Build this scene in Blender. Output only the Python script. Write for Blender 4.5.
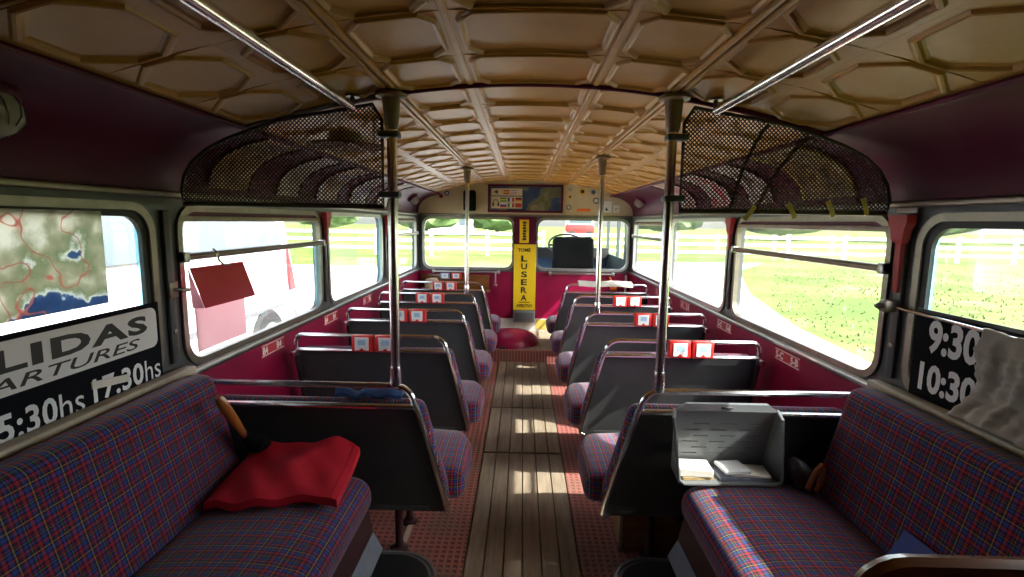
import bpy, bmesh, math, random
from mathutils import Vector, Matrix
R = math.radians
random.seed(7)
for _o in list(bpy.data.objects): bpy.data.objects.remove(_o)
scene = bpy.context.scene
col = scene.collection
# ------------------------------------------------------------------ camera (from the two vanishing points)
F = 506.5
yc = Vector((522.5-512, 222-288.5, F)).normalized()
dn = Vector((455.5-512, 4138-288.5, F)); dn = (dn - yc*dn.dot(yc)).normalized()
zc = -dn
xc = yc.cross(zc)
if xc.x < 0: xc = -xc
MR = Matrix((xc, yc, zc))                       # world = MR @ (right, down, forward)
right, down, fwd = MR.col[0], MR.col[1], MR.col[2]
cam_d = bpy.data.cameras.new('camera'); cam = bpy.data.objects.new('camera', cam_d); col.objects.link(cam)
rot = Matrix((right, -down, -fwd)).transposed()
cam.matrix_world = Matrix.Translation((-.024, 0, 1.25)) @ rot.to_4x4()
cam_d.sensor_width = 36; cam_d.lens = F/1024*36; cam_d.clip_start = .02; cam_d.clip_end = 2000
scene.camera = cam
# ------------------------------------------------------------------ sky, sun, exposure
SUN_TRAVEL = Vector((-1.0, .42, -1.08)).normalized()
w = bpy.data.worlds.new('sky'); scene.world = w; w.use_nodes = True
nt = w.node_tree; nt.nodes.clear()
out = nt.nodes.new('ShaderNodeOutputWorld'); bg = nt.nodes.new('ShaderNodeBackground'); sk = nt.nodes.new('ShaderNodeTexSky')
sk.sky_type = 'NISHITA'; sk.sun_disc = False; sk.sun_elevation = R(44); sk.sun_rotation = R(115)
sk.air_density = 1.0; sk.dust_density = 3.0; sk.ozone_density = .6
hs = nt.nodes.new('ShaderNodeHueSaturation'); hs.inputs['Saturation'].default_value = .45
nt.links.new(sk.outputs[0], hs.inputs['Color']); nt.links.new(hs.outputs[0], bg.inputs[0]); nt.links.new(bg.outputs[0], out.inputs[0])
bg.inputs[1].default_value = .55
sd = bpy.data.lights.new('sun', 'SUN'); so = bpy.data.objects.new('sun', sd); col.objects.link(so)
sd.energy = 7.5; sd.angle = R(.7); sd.color = (1, .95, .86)
so.rotation_euler = SUN_TRAVEL.to_track_quat('-Z', 'Y').to_euler(); so.location = (6, -4, 8)
scene.view_settings.view_transform = 'Standard'; scene.view_settings.look = 'None'
scene.view_settings.exposure = 1.25; scene.view_settings.gamma = 1; scene.view_settings.use_curve_mapping = False

# ------------------------------------------------------------------ materials
def new_mat(name):
    m = bpy.data.materials.new(name); m.use_nodes = True
    return m, m.node_tree, m.node_tree.nodes['Principled BSDF']
def N(t, typ, **kw):
    n = t.nodes.new(typ)
    for k, v in kw.items(): setattr(n, k, v)
    return n
def ramp(t, stops, interp='LINEAR'):
    n = t.nodes.new('ShaderNodeValToRGB'); cr = n.color_ramp; cr.interpolation = interp
    while len(cr.elements) < len(stops): cr.elements.new(.5)
    for e, (p, c) in zip(cr.elements, stops): e.position = p; e.color = (*c, 1)
    return n
def mat(name, c, rough=.5, metal=0, vary=0, vscale=6, bump=0, bscale=80, spec=.5, coat=0, c2=None):
    m, t, b = new_mat(name)
    b.inputs['Base Color'].default_value = (*c, 1); b.inputs['Roughness'].default_value = rough
    b.inputs['Metallic'].default_value = metal; b.inputs['Specular IOR Level'].default_value = spec
    if coat: b.inputs['Coat Weight'].default_value = coat; b.inputs['Coat Roughness'].default_value = .12
    if vary or bump:
        tc = N(t, 'ShaderNodeTexCoord')
    if vary:
        no = N(t, 'ShaderNodeTexNoise'); no.inputs['Scale'].default_value = vscale; no.inputs['Detail'].default_value = 6
        no.inputs['Roughness'].default_value = .65
        t.links.new(tc.outputs['Object'], no.inputs['Vector'])
        d = c2 if c2 else tuple(x*(1-vary) for x in c)
        l = c if c2 else tuple(min(1, x*(1+vary*.6)) for x in c)
        r = ramp(t, [(.3, d), (.7, l)]); t.links.new(no.outputs[0], r.inputs[0]); t.links.new(r.outputs[0], b.inputs['Base Color'])
    if bump:
        n2 = N(t, 'ShaderNodeTexNoise'); n2.inputs['Scale'].default_value = bscale; n2.inputs['Detail'].default_value = 3
        t.links.new(tc.outputs['Object'], n2.inputs['Vector'])
        bp = N(t, 'ShaderNodeBump'); bp.inputs['Strength'].default_value = bump; bp.inputs['Distance'].default_value = .002
        t.links.new(n2.outputs[0], bp.inputs['Height']); t.links.new(bp.outputs[0], b.inputs['Normal'])
    return m
def emit_free_glass(name, tint=(1, 1, 1), gloss=.06, haze=0):
    m, t, b = new_mat(name); t.nodes.remove(b)
    o = t.nodes['Material Output']
    tr = N(t, 'ShaderNodeBsdfTransparent'); tr.inputs[0].default_value = (*tint, 1)
    gl = N(t, 'ShaderNodeBsdfGlossy'); gl.inputs['Roughness'].default_value = .02
    lw = N(t, 'ShaderNodeLayerWeight'); lw.inputs[0].default_value = .25
    ml = N(t, 'ShaderNodeMath', operation='MULTIPLY'); ml.inputs[1].default_value = gloss*4
    t.links.new(lw.outputs['Fresnel'], ml.inputs[0])
    mx = N(t, 'ShaderNodeMixShader'); t.links.new(ml.outputs[0], mx.inputs[0]); t.links.new(tr.outputs[0], mx.inputs[1]); t.links.new(gl.outputs[0], mx.inputs[2])
    last = mx
    if haze:
        df = N(t, 'ShaderNodeBsdfTranslucent'); df.inputs[0].default_value = (.9, .93, .95, 1)
        m2 = N(t, 'ShaderNodeMixShader'); m2.inputs[0].default_value = haze
        t.links.new(mx.outputs[0], m2.inputs[1]); t.links.new(df.outputs[0], m2.inputs[2]); last = m2
    t.links.new(last.outputs[0], o.inputs[0])
    return m
def tartan():
    m, t, b = new_mat('tartan_moquette')
    b.inputs['Roughness'].default_value = .95; b.inputs['Specular IOR Level'].default_value = .15
    b.inputs['Sheen Weight'].default_value = .25
    uv = N(t, 'ShaderNodeUVMap'); sp = N(t, 'ShaderNodeSeparateXYZ'); t.links.new(uv.outputs[0], sp.inputs[0])
    nv = (.015, .012, .035); rd = (.42, .018, .028); bl = (.025, .060, .28); yl = (.38, .31, .05); gr = (.07, .18, .10); pu = (.08, .028, .07)
    stops = [(0, nv), (.06, rd), (.16, nv), (.22, bl), (.34, nv), (.40, yl), (.44, nv), (.52, pu), (.58, rd), (.64, nv), (.70, bl), (.78, nv), (.84, gr), (.88, nv), (.93, rd), (.96, nv)]
    outs = []
    for ch, per in (('X', .066), ('Y', .060)):
        d = N(t, 'ShaderNodeMath', operation='DIVIDE'); d.inputs[1].default_value = per
        f = N(t, 'ShaderNodeMath', operation='FRACT'); t.links.new(sp.outputs[ch], d.inputs[0]); t.links.new(d.outputs[0], f.inputs[0])
        r = ramp(t, stops, 'CONSTANT'); t.links.new(f.outputs[0], r.inputs[0]); outs.append(r)
    ck = N(t, 'ShaderNodeTexChecker'); ck.inputs['Scale'].default_value = 300
    ck.inputs['Color1'].default_value = (.35, .35, .35, 1); ck.inputs['Color2'].default_value = (.65, .65, .65, 1)
    t.links.new(uv.outputs[0], ck.inputs['Vector'])
    mx = N(t, 'ShaderNodeMix', data_type='RGBA'); t.links.new(ck.outputs[0], mx.inputs[0])
    t.links.new(outs[0].outputs[0], mx.inputs[6]); t.links.new(outs[1].outputs[0], mx.inputs[7])
    t.links.new(mx.outputs[2], b.inputs['Base Color'])
    bp = N(t, 'ShaderNodeBump'); bp.inputs['Strength'].default_value = .35; bp.inputs['Distance'].default_value = .0008
    t.links.new(ck.outputs[0], bp.inputs['Height']); t.links.new(bp.outputs[0], b.inputs['Normal'])
    return m
def wood(name, dark, light, axis='Y', rough=.5, coat=0, scale=14):
    m, t, b = new_mat(name); b.inputs['Roughness'].default_value = rough; b.inputs['Specular IOR Level'].default_value = .35
    if coat: b.inputs['Coat Weight'].default_value = coat; b.inputs['Coat Roughness'].default_value = .1
    tc = N(t, 'ShaderNodeTexCoord'); oi = N(t, 'ShaderNodeObjectInfo'); mp = N(t, 'ShaderNodeMapping')
    s = [scale]*3; s['XYZ'.index(axis)] = scale*.08; mp.inputs['Scale'].default_value = s
    ad = N(t, 'ShaderNodeVectorMath', operation='ADD'); t.links.new(tc.outputs['Object'], ad.inputs[0]); t.links.new(oi.outputs['Random'], ad.inputs[1])
    t.links.new(ad.outputs[0], mp.inputs[0])
    no = N(t, 'ShaderNodeTexNoise'); no.inputs['Scale'].default_value = 3; no.inputs['Detail'].default_value = 8; no.inputs['Roughness'].default_value = .7
    t.links.new(mp.outputs[0], no.inputs['Vector'])
    r = ramp(t, [(.3, dark), (.68, light)]); t.links.new(no.outputs[0], r.inputs[0])
    t.links.new(r.outputs[0], b.inputs['Base Color'])
    bp = N(t, 'ShaderNodeBump'); bp.inputs['Strength'].default_value = .25; bp.inputs['Distance'].default_value = .002
    t.links.new(no.outputs[0], bp.inputs['Height']); t.links.new(bp.outputs[0], b.inputs['Normal'])
    return m
def studded(name):
    # red rubber flooring with small raised studs
    m, t, b = new_mat(name); b.inputs['Roughness'].default_value = .6
    tc = N(t, 'ShaderNodeTexCoord'); sp = N(t, 'ShaderNodeSeparateXYZ'); t.links.new(tc.outputs['Object'], sp.inputs[0])
    fs = []
    for ch in 'XY':
        a = N(t, 'ShaderNodeMath', operation='MULTIPLY'); a.inputs[1].default_value = 1/.027*2*math.pi
        s = N(t, 'ShaderNodeMath', operation='SINE'); t.links.new(sp.outputs[ch], a.inputs[0]); t.links.new(a.outputs[0], s.inputs[0]); fs.append(s)
    ml = N(t, 'ShaderNodeMath', operation='MAXIMUM'); t.links.new(fs[0].outputs[0], ml.inputs[0]); t.links.new(fs[1].outputs[0], ml.inputs[1])
    r = ramp(t, [(.15, (.16, .05, .045)), (.55, (.36, .115, .095))]); t.links.new(ml.outputs[0], r.inputs[0])
    no = N(t, 'ShaderNodeTexNoise'); no.inputs['Scale'].default_value = 5; no.inputs['Detail'].default_value = 7; t.links.new(tc.outputs['Object'], no.inputs['Vector'])
    r2 = ramp(t, [(.46, (0, 0, 0)), (.66, (.75, .75, .75))]); t.links.new(no.outputs[0], r2.inputs[0])
    mx = N(t, 'ShaderNodeMix', data_type='RGBA'); t.links.new(r2.outputs[0], mx.inputs[0]); t.links.new(r.outputs[0], mx.inputs[6]); mx.inputs[7].default_value = (.17, .10, .075, 1)
    t.links.new(mx.outputs[2], b.inputs['Base Color'])
    bp = N(t, 'ShaderNodeBump'); bp.inputs['Strength'].default_value = .6; bp.inputs['Distance'].default_value = .002; t.links.new(ml.outputs[0], bp.inputs['Height']); t.links.new(bp.outputs[0], b.inputs['Normal'])
    return m
def print_sheet(name, stops, scale=5, thru=.5, lines=None, seed=0.0, detail=5, bias=None):
    # a printed sheet on glass: noise picture, part of the daylight comes through the paper
    m, t, b = new_mat(name); b.inputs['Roughness'].default_value = .5
    tc = N(t, 'ShaderNodeTexCoord'); mp = N(t, 'ShaderNodeMapping'); mp.inputs['Location'].default_value = (seed, seed*1.7, seed*.6); t.links.new(tc.outputs['Object'], mp.inputs[0])
    no = N(t, 'ShaderNodeTexNoise'); no.inputs['Scale'].default_value = scale; no.inputs['Detail'].default_value = detail; t.links.new(mp.outputs[0], no.inputs['Vector'])
    val = no.outputs[0]
    if bias:
        dt = N(t, 'ShaderNodeVectorMath', operation='DOT_PRODUCT'); dt.inputs[1].default_value = bias[0]; t.links.new(tc.outputs['Object'], dt.inputs[0])
        a1 = N(t, 'ShaderNodeMath', operation='ADD'); a1.inputs[1].default_value = bias[1]; t.links.new(dt.outputs['Value'], a1.inputs[0])
        a2 = N(t, 'ShaderNodeMath', operation='ADD'); t.links.new(a1.outputs[0], a2.inputs[0]); t.links.new(val, a2.inputs[1]); val = a2.outputs[0]
    r = ramp(t, stops); t.links.new(val, r.inputs[0]); cur = r.outputs[0]
    if lines:
        n2 = N(t, 'ShaderNodeTexNoise'); n2.inputs['Scale'].default_value = scale*.8; n2.inputs['Detail'].default_value = 2
        mp2 = N(t, 'ShaderNodeMapping'); mp2.inputs['Location'].default_value = (3.1, 8.2, 1.4); t.links.new(tc.outputs['Object'], mp2.inputs[0]); t.links.new(mp2.outputs[0], n2.inputs['Vector'])
        rl = ramp(t, [(.4945, (0, 0, 0)), (.497, (1, 1, 1)), (.503, (1, 1, 1)), (.5055, (0, 0, 0))]); t.links.new(n2.outputs[0], rl.inputs[0])
        mx = N(t, 'ShaderNodeMix', data_type='RGBA'); t.links.new(rl.outputs[0], mx.inputs[0]); t.links.new(cur, mx.inputs[6]); mx.inputs[7].default_value = (*lines, 1); cur = mx.outputs[2]
    t.links.new(cur, b.inputs['Base Color'])
    if thru:
        tl = N(t, 'ShaderNodeBsdfTranslucent'); t.links.new(cur, tl.inputs[0])
        ms = N(t, 'ShaderNodeMixShader'); ms.inputs[0].default_value = thru
        t.links.new(b.outputs[0], ms.inputs[1]); t.links.new(tl.outputs[0], ms.inputs[2]); t.links.new(ms.outputs[0], t.nodes['Material Output'].inputs[0])
    return m
def see_through(name, c, alpha, rough=.3):
    m, t, b = new_mat(name); b.inputs['Base Color'].default_value = (*c, 1); b.inputs['Roughness'].default_value = rough; b.inputs['Alpha'].default_value = alpha
    return m

MT = dict(
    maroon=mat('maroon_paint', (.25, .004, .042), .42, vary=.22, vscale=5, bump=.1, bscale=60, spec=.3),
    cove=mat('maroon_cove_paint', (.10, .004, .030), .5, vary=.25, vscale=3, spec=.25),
    tan=mat('tan_gloss_paint', (.53, .275, .040), .42, vary=.2, vscale=4, c2=(.42, .198, .025), bump=.25, bscale=70),
    cream=mat('cream_paint', (.58, .47, .30), .45, vary=.12, vscale=5),
    cream_dirty=mat('worn_cream_paint', (.46, .40, .30), .5, vary=.3, vscale=12),
    grey=mat('grey_enamel', (.075, .08, .085), .4, vary=.2, vscale=8),
    alu=mat('dull_aluminium', (.46, .46, .44), .33, metal=1, vary=.15, vscale=20),
    brushed=mat('aged_brass_grey_metal', (.25, .22, .18), .4, metal=1, vary=.2, vscale=15),
    chrome=mat('chrome', (.86, .85, .83), .2, metal=1),
    socket=mat('brown_painted_metal', (.20, .125, .055), .5),
    dark=mat('black_rubber', (.012, .012, .013), .55),
    leather=mat('charcoal_leathercloth', (.058, .061, .064), .46, vary=.18, vscale=9, bump=.35, bscale=260),
    red_leg=mat('dark_maroon_metal', (.04, .012, .014), .4),
    tartan=tartan(),
    plank=wood('worn_floor_plank', (.17, .13, .092), (.32, .26, .195), 'Y', .6),
    varnish=wood('varnished_wood', (.085, .028, .007), (.21, .078, .02), 'X', .25, coat=.6),
    handlewood=wood('polished_handle_wood', (.33, .09, .02), (.5, .17, .04), 'Z', .25, coat=.7),
    boxwood=wood('plain_box_wood', (.20, .10, .03), (.33, .18, .06), 'X', .55),
    studs=studded('red_studded_rubber'),
    underfloor=mat('grubby_floor', (.10, .08, .065), .75, vary=.4, vscale=10),
    white=mat('white_paint', (.78, .78, .77), .4, vary=.06),
    white_plastic=mat('white_plastic', (.75, .76, .78), .35),
    kick=mat('scuffed_white_kickplate', (.62, .60, .57), .45, vary=.2, vscale=14),
    red_plastic=mat('red_plastic', (.62, .025, .02), .35),
    screen=mat('pale_blue_display', (.35, .52, .68), .2),
    black=mat('black_print', (.010, .010, .012), .45),
    posterblack=mat('black_vinyl', (.006, .007, .011), .8, spec=.1),
    posterwhite=mat('grey_white_print', (.80, .80, .82), .6),
    letterwhite=mat('white_lettering', (.84, .86, .90), .6),
    yellow=mat('yellow_enamel', (.80, .55, .015), .35, vary=.08),
    bagred=mat('red_cotton', (.58, .004, .024), .8, bump=.3, bscale=500),
    bluecloth=mat('blue_denim_cloth', (.03, .07, .19), .9, vary=.3, vscale=20),
    towel=mat('grey_white_towel', (.50, .48, .44), .95, vary=.18, vscale=9, bump=.8, bscale=120),
    paper=mat('paper', (.72, .70, .64), .7, vary=.1),
    paper_tan=mat('tan_paper', (.42, .30, .14), .7, vary=.3, vscale=30),
    paper_blue=mat('blue_grey_paper', (.22, .25, .36), .6, vary=.3, vscale=30),
    blueprint=mat('blue_leaflet', (.05, .08, .34), .6, vary=.2),
    tray=see_through('frosted_grey_plastic', (.20, .215, .225), .72, .3),
    hat=mat('brown_felt', (.20, .075, .03), .9), hatband=mat('patterned_hat_crown', (.45, .38, .25), .9, vary=.6, vscale=90),
    straw=mat('straw', (.55, .42, .25), .8, vary=.35, vscale=60),
    mesh=mat('dark_bronze_wire', (.055, .035, .025), .45, metal=.4),
    glass=emit_free_glass('window_glass', (.95, .97, .96), .05, .006),
    bluestrip=emit_free_glass('cyan_glass_edge', (.55, .86, .97), .05, .10),
    lampglass=see_through('ribbed_lamp_glass', (.55, .53, .45), .6, .15),
    sheetpink=print_sheet('pink_sheet', [(.3, (.84, .58, .62)), (.7, (.88, .66, .69))], 4, .6),
    flapred=mat('red_gloss_card', (.50, .008, .045), .2, coat=.6),
    mapsheet=print_sheet('aerial_map_print', [(.36, (.10, .18, .32)), (.44, (.14, .22, .36)), (.455, (.80, .82, .80)), (.50, (.38, .42, .30)), (.57, (.50, .50, .40)), (.66, (.78, .77, .70))], 8.5, .7, (.60, .25, .22), seed=2.3, detail=12, bias=((0, -.12, .9), -.03)),
    van=mat('white_van_paint', (.80, .81, .83), .25, coat=.4), vanglass=mat('dark_vehicle_glass', (.10, .13, .15), .08),
    tyre=mat('tyre', (.03, .03, .032), .8), bumper=mat('grey_bumper', (.13, .14, .15), .6),
    redlens=mat('red_lens', (.6, .02, .03), .2), redveh=mat('red_vehicle_paint', (.55, .03, .03), .3),
    pale=mat('pale_building', (.6, .58, .6), .7), roofred=mat('tile_roof', (.4, .16, .1), .8),
    leaf=mat('tree_foliage', (.10, .17, .05), .9, vary=.5, vscale=1.2), bark=mat('bark', (.12, .09, .06), .9),
    grassblade=mat('grass_blade', (.10, .15, .03), .8, vary=.3, vscale=.5),
    amber=mat('orange_plastic', (.8, .16, .02), .35), dirt=mat('pale_dirt', (.60, .54, .44), .95, vary=.25, vscale=1.5),
    pave=mat('pale_concrete', (.55, .54, .52), .9, vary=.15, vscale=.7),
    tape=mat('yellow_tape', (.55, .42, .09), .5), strap=mat('brown_leather', (.045, .022, .012), .5), brownleather=mat('tan_leather', (.28, .08, .025), .35),
    cab=mat('dark_green_grey_cab', (.05, .07, .065), .5), bluepanel=mat('blue_engine_panel', (.10, .18, .32), .4),
    bluegrey=mat('blue_grey_panel', (.17, .19, .23), .5, vary=.2, vscale=12), speakercloth=mat('black_speaker_cloth', (.009, .009, .009), .95, spec=.1),
)
def ground_mat():
    m, t, b = new_mat('meadow_grass'); b.inputs['Roughness'].default_value = .95; b.inputs['Specular IOR Level'].default_value = .1
    tc = N(t, 'ShaderNodeTexCoord')
    a = N(t, 'ShaderNodeTexNoise'); a.inputs['Scale'].default_value = .35; a.inputs['Detail'].default_value = 8; a.inputs['Roughness'].default_value = .7
    t.links.new(tc.outputs['Object'], a.inputs['Vector'])
    r = ramp(t, [(.30, (.058, .105, .016)), (.5, (.095, .14, .028)), (.62, (.15, .165, .06)), (.75, (.24, .225, .13))]); t.links.new(a.outputs[0], r.inputs[0]); t.links.new(r.outputs[0], b.inputs['Base Color'])
    return m
MT['meadow'] = ground_mat()

# ------------------------------------------------------------------ mesh helpers
ORG = {}
class MB:
    def __init__(s): s.v = []; s.f = []
    def add(s, vs, fs):
        n = len(s.v); s.v += [tuple(p) for p in vs]; s.f += [tuple(i+n for i in f) for f in fs]; return s
    def box(s, a, b):
        x0, y0, z0 = a; x1, y1, z1 = b
        return s.add([(x0,y0,z0),(x1,y0,z0),(x1,y1,z0),(x0,y1,z0),(x0,y0,z1),(x1,y0,z1),(x1,y1,z1),(x0,y1,z1)],
                     [(0,3,2,1),(4,5,6,7),(0,1,5,4),(1,2,6,5),(2,3,7,6),(3,0,4,7)])
    def tube(s, pts, r, seg=8, closed=False):
        pts = [Vector(p) for p in pts]; n = len(pts); rs = r if isinstance(r, (list, tuple)) else [r]*n
        vs = []; up = None
        for i, p in enumerate(pts):
            if closed: d = pts[(i+1) % n]-pts[i-1]
            else: d = (pts[min(i+1, n-1)]-pts[max(i-1, 0)])
            d.normalize()
            if up is None: up = d.orthogonal().normalized()
            else: up = (up-d*up.dot(d)).normalized()
            sd_ = d.cross(up)
            for k in range(seg):
                a = 2*math.pi*k/seg; vs.append(p+(up*math.cos(a)+sd_*math.sin(a))*rs[i])
        fs = []
        for i in range(n if closed else n-1):
            j = (i+1) % n
            for k in range(seg):
                k2 = (k+1) % seg; fs.append((i*seg+k, i*seg+k2, j*seg+k2, j*seg+k))
        if not closed: fs += [tuple(range(seg))[::-1], tuple(range((n-1)*seg, n*seg))]
        return s.add(vs, fs)
    def loft(s, loops, cap=True, closed=True):
        n = len(loops[0]); vs = [p for l in loops for p in l]; fs = []
        for i in range(len(loops)-1):
            for k in range(n if closed else n-1):
                k2 = (k+1) % n; fs.append((i*n+k, i*n+k2, (i+1)*n+k2, (i+1)*n+k))
        if cap: fs += [tuple(range(n))[::-1], tuple(range((len(loops)-1)*n, len(loops)*n))]
        return s.add(vs, fs)
    def lathe(s, prof, mtx=Matrix(), seg=20):
        loops = [[mtx @ Vector((r*math.cos(2*math.pi*k/seg), r*math.sin(2*math.pi*k/seg), z)) for k in range(seg)] for r, z in prof]
        return s.loft(loops)
    def ring(s, outer, inner, fa, fb):
        # outer / inner: equal lists of 2-D points; fa, fb map 2-D to 3-D on the two faces
        n = len(outer); vs = [fa(p) for p in outer]+[fa(p) for p in inner]+[fb(p) for p in outer]+[fb(p) for p in inner]; fs = []
        for k in range(n):
            j = (k+1) % n
            fs += [(k, j, n+j, n+k), (2*n+j, 2*n+k, 3*n+k, 3*n+j), (j, k, 2*n+k, 2*n+j), (n+k, n+j, 3*n+j, 3*n+k)]
        return s.add(vs, fs)
    def slab(s, poly, fa, fb):
        return s.loft([[fa(p) for p in poly], [fb(p) for p in poly]])
    def grid(s, fn, nu, nv, thick=None):
        vs = [fn(i/nu, j/nv) for i in range(nu+1) for j in range(nv+1)]
        fs = [(i*(nv+1)+j, (i+1)*(nv+1)+j, (i+1)*(nv+1)+j+1, i*(nv+1)+j+1) for i in range(nu) for j in range(nv)]
        if thick:
            t = Vector(thick); m = len(vs); vs2 = [Vector(p)+t for p in vs]
            fs2 = [tuple(k+m for k in f[::-1]) for f in fs]
            rim = [(i, 0) for i in range(nu+1)]+[(nu, j) for j in range(1, nv+1)]+[(i, nv) for i in range(nu-1, -1, -1)]+[(0, j) for j in range(nv-1, 0, -1)]
            idx = [i*(nv+1)+j for i, j in rim]
            for a, b in zip(idx, idx[1:]+idx[:1]): fs2.append((b, a, a+m, b+m))
            vs = list(vs)+vs2; fs += fs2
        return s.add(vs, fs)
    def rbox(s, a, b, r, seg=3, cuts=0, fn=None):
        bm = bmesh.new(); bmesh.ops.create_cube(bm, size=1)
        c = [(p+q)/2 for p, q in zip(a, b)]; d = [abs(q-p) for p, q in zip(a, b)]
        for v in bm.verts: v.co = Vector([c[i]+v.co[i]*d[i] for i in range(3)])
        bmesh.ops.bevel(bm, geom=list(bm.edges), offset=r, segments=seg, profile=.5, affect='EDGES')
        if cuts:
            for ax in range(3):
                if d[ax] < .2: continue
                for k in range(1, cuts+1):
                    pl = Vector(c); pl[ax] = c[ax]-d[ax]/2+r+(d[ax]-2*r)*k/(cuts+1); no = Vector((0, 0, 0)); no[ax] = 1
                    bmesh.ops.bisect_plane(bm, geom=list(bm.verts)+list(bm.edges)+list(bm.faces), plane_co=pl, plane_no=no)
        bm.verts.index_update()
        vs = [fn(v.co.copy()) if fn else v.co.copy() for v in bm.verts]; fs = [tuple(v.index for v in f.verts) for f in bm.faces]
        bm.free(); return s.add(vs, fs)
    def build(s, name, m, parent=None, origin=None, smooth=True, uv=False, sharp=38):
        if origin is None: origin = ORG[parent.name] if parent else Vector((0, 0, 0))
        origin = Vector(origin)
        me = bpy.data.meshes.new(name); me.from_pydata([tuple(Vector(p)-origin) for p in s.v], [], s.f); me.validate(); me.update()
        bm = bmesh.new(); bm.from_mesh(me); bmesh.ops.recalc_face_normals(bm, faces=bm.faces); bm.to_mesh(me); bm.free()
        if smooth:
            me.shade_smooth(); me.set_sharp_from_angle(angle=R(sharp))
        if uv:
            l = me.uv_layers.new(name='UVMap')
            for p in me.polygons:
                n = p.normal; ax = max(range(3), key=lambda i: abs(n[i]))
                for li in p.loop_indices:
                    c = Vector(s.v[me.loops[li].vertex_index])
                    q = (c.y, c.z) if ax == 0 else (c.x, c.z) if ax == 1 else (c.x, c.y)
                    if uv == 'swap': q = (c.y, c.z) if ax == 0 else (c.z, c.x) if ax == 1 else (c.y, c.x)
                    l.data[li].uv = q
        me.materials.append(MT[m] if isinstance(m, str) else m)
        o = bpy.data.objects.new(name, me); col.objects.link(o)
        if parent: o.parent = parent
        else: o.location = origin
        ORG[o.name] = origin
        return o
def empty(name, loc, label=None, cat=None, group=None, kind=None):
    o = bpy.data.objects.new(name, None); col.objects.link(o); o.location = loc; o.empty_display_size = .1; ORG[o.name] = Vector(loc)
    return tag(o, label, cat, group, kind)
def tag(o, label=None, cat=None, group=None, kind=None):
    if label: o['label'] = label
    if cat: o['category'] = cat
    if group: o['group'] = group
    if kind: o['kind'] = kind
    return o
def copy_tree(o, parent=None):
    c = o.copy(); col.objects.link(c); c.parent = parent; ORG[c.name] = ORG[o.name]
    for ch in [x for x in bpy.data.objects if x.parent == o]: copy_tree(ch, c)
    return c
def rrect(a0, a1, b0, b1, r, n=6):
    p = []
    for ca, cb, s in ((a1-r, b1-r, 0), (a0+r, b1-r, 90), (a0+r, b0+r, 180), (a1-r, b0+r, 270)):
        for k in range(n+1):
            t = R(s+90*k/n); p.append((ca+r*math.cos(t), cb+r*math.sin(t)))
    return p
def arc(c, r, a0, a1, n, u, v):
    c = Vector(c); u = Vector(u); v = Vector(v)
    return [c+u*r*math.cos(R(a0+(a1-a0)*k/n))+v*r*math.sin(R(a0+(a1-a0)*k/n)) for k in range(n+1)]
def lettering(body, m, parent, place, width=None, height=None, bold=0.0, shear=0.0, name='lettering', depth=.0006, space=1.0):
    # text turned into a mesh; place(u, v, d) maps text-plane metres (right, up, out) to world; width and height in metres
    cu = bpy.data.curves.new('t', 'FONT'); cu.body = body; cu.size = 1; cu.offset = bold; cu.shear = shear; cu.resolution_u = 3; cu.space_character = space
    ob = bpy.data.objects.new('t', cu); col.objects.link(ob); bpy.context.view_layer.update()
    me = bpy.data.meshes.new_from_object(ob.evaluated_get(bpy.context.evaluated_depsgraph_get()))
    bpy.data.objects.remove(ob); bpy.data.curves.remove(cu)
    xs = [v.co.x for v in me.vertices]; ys = [v.co.y for v in me.vertices]
    x0, x1, y0, y1 = min(xs), max(xs), min(ys), max(ys)
    sx = width/(x1-x0) if width else None; sy = height/(y1-y0) if height else None
    sx = sx or sy; sy = sy or sx
    mb = MB(); mb.v = [place((v.co.x-x0)*sx, (v.co.y-y0)*sy, depth) for v in me.vertices]; mb.f = [tuple(p.vertices) for p in me.polygons]
    bpy.data.meshes.remove(me)
    org = ORG[parent.name]
    me2 = bpy.data.meshes.new(name); me2.from_pydata([tuple(Vector(p)-org) for p in mb.v], [], mb.f); me2.update(); me2.materials.append(MT[m])
    o = bpy.data.objects.new(name, me2); col.objects.link(o); o.parent = parent; ORG[o.name] = org
    return o

# ================================================================== THE BUS BODY
HW = 1.10; YB = 5.25; YR = -.9
WIN = [(.66, 1.46), (1.555, 2.685), (2.775, 3.87), (4.03, 5.12)]
SILL, WTOP = .763, 1.29
def ceil_z(x): return 1.66-x*x/(2*2.8)
# ---- floor
fl = MB().box((-1.1, YR, -.06), (1.1, YB, -.012)).build('floor', 'underfloor', smooth=False); tag(fl, 'worn bus floor with wooden aisle planks and red studded sides', None, kind='structure')
pw = (.208+.215)/6
segs = [(YR, 1.2), (1.2, 2.615), (2.625, 3.29), (3.30, 4.43)]
shared = {}
for si, (y0, y1) in enumerate(segs):
    for k in range(6):
        key = si
        if key not in shared:
            o = MB().rbox((-pw/2+.0022, y0+.002, -.0115), (pw/2-.0022, y1-.002, .004), .002, 1).build('plank', 'plank', fl); shared[key] = o.data
        else:
            o = bpy.data.objects.new('plank', shared[key]); col.objects.link(o); o.parent = fl
        o.location.x = -.215+pw*(k+.5); o.location.z = random.uniform(-.0015, .0015)
for s, a, b in ((-1, -.219, -1.098), (1, .212, 1.098)):
    MB().box((min(a, b), YR, -.0115), (max(a, b), 4.43, 0)).build('floor_mat', 'studs', fl, smooth=False)
MB().box((-.475, YR, .0002), (-.455, 1.95, .004)).build('edge_strip', 'cream_dirty', fl, smooth=False)
MB().box((-1.098, 4.43, -.0115), (1.098, YB-.002, .11)).build('raised_step', 'studs', fl, smooth=False)
MB().box((-1.09, 4.4285, .004), (1.09, 4.4298, .106)).build('step_riser', 'studs', fl, smooth=False)
MB().box((-.25, 4.46, .1102), (.35, YB-.01, .114)).build('step_boards', 'plank', fl, smooth=False)
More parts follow.
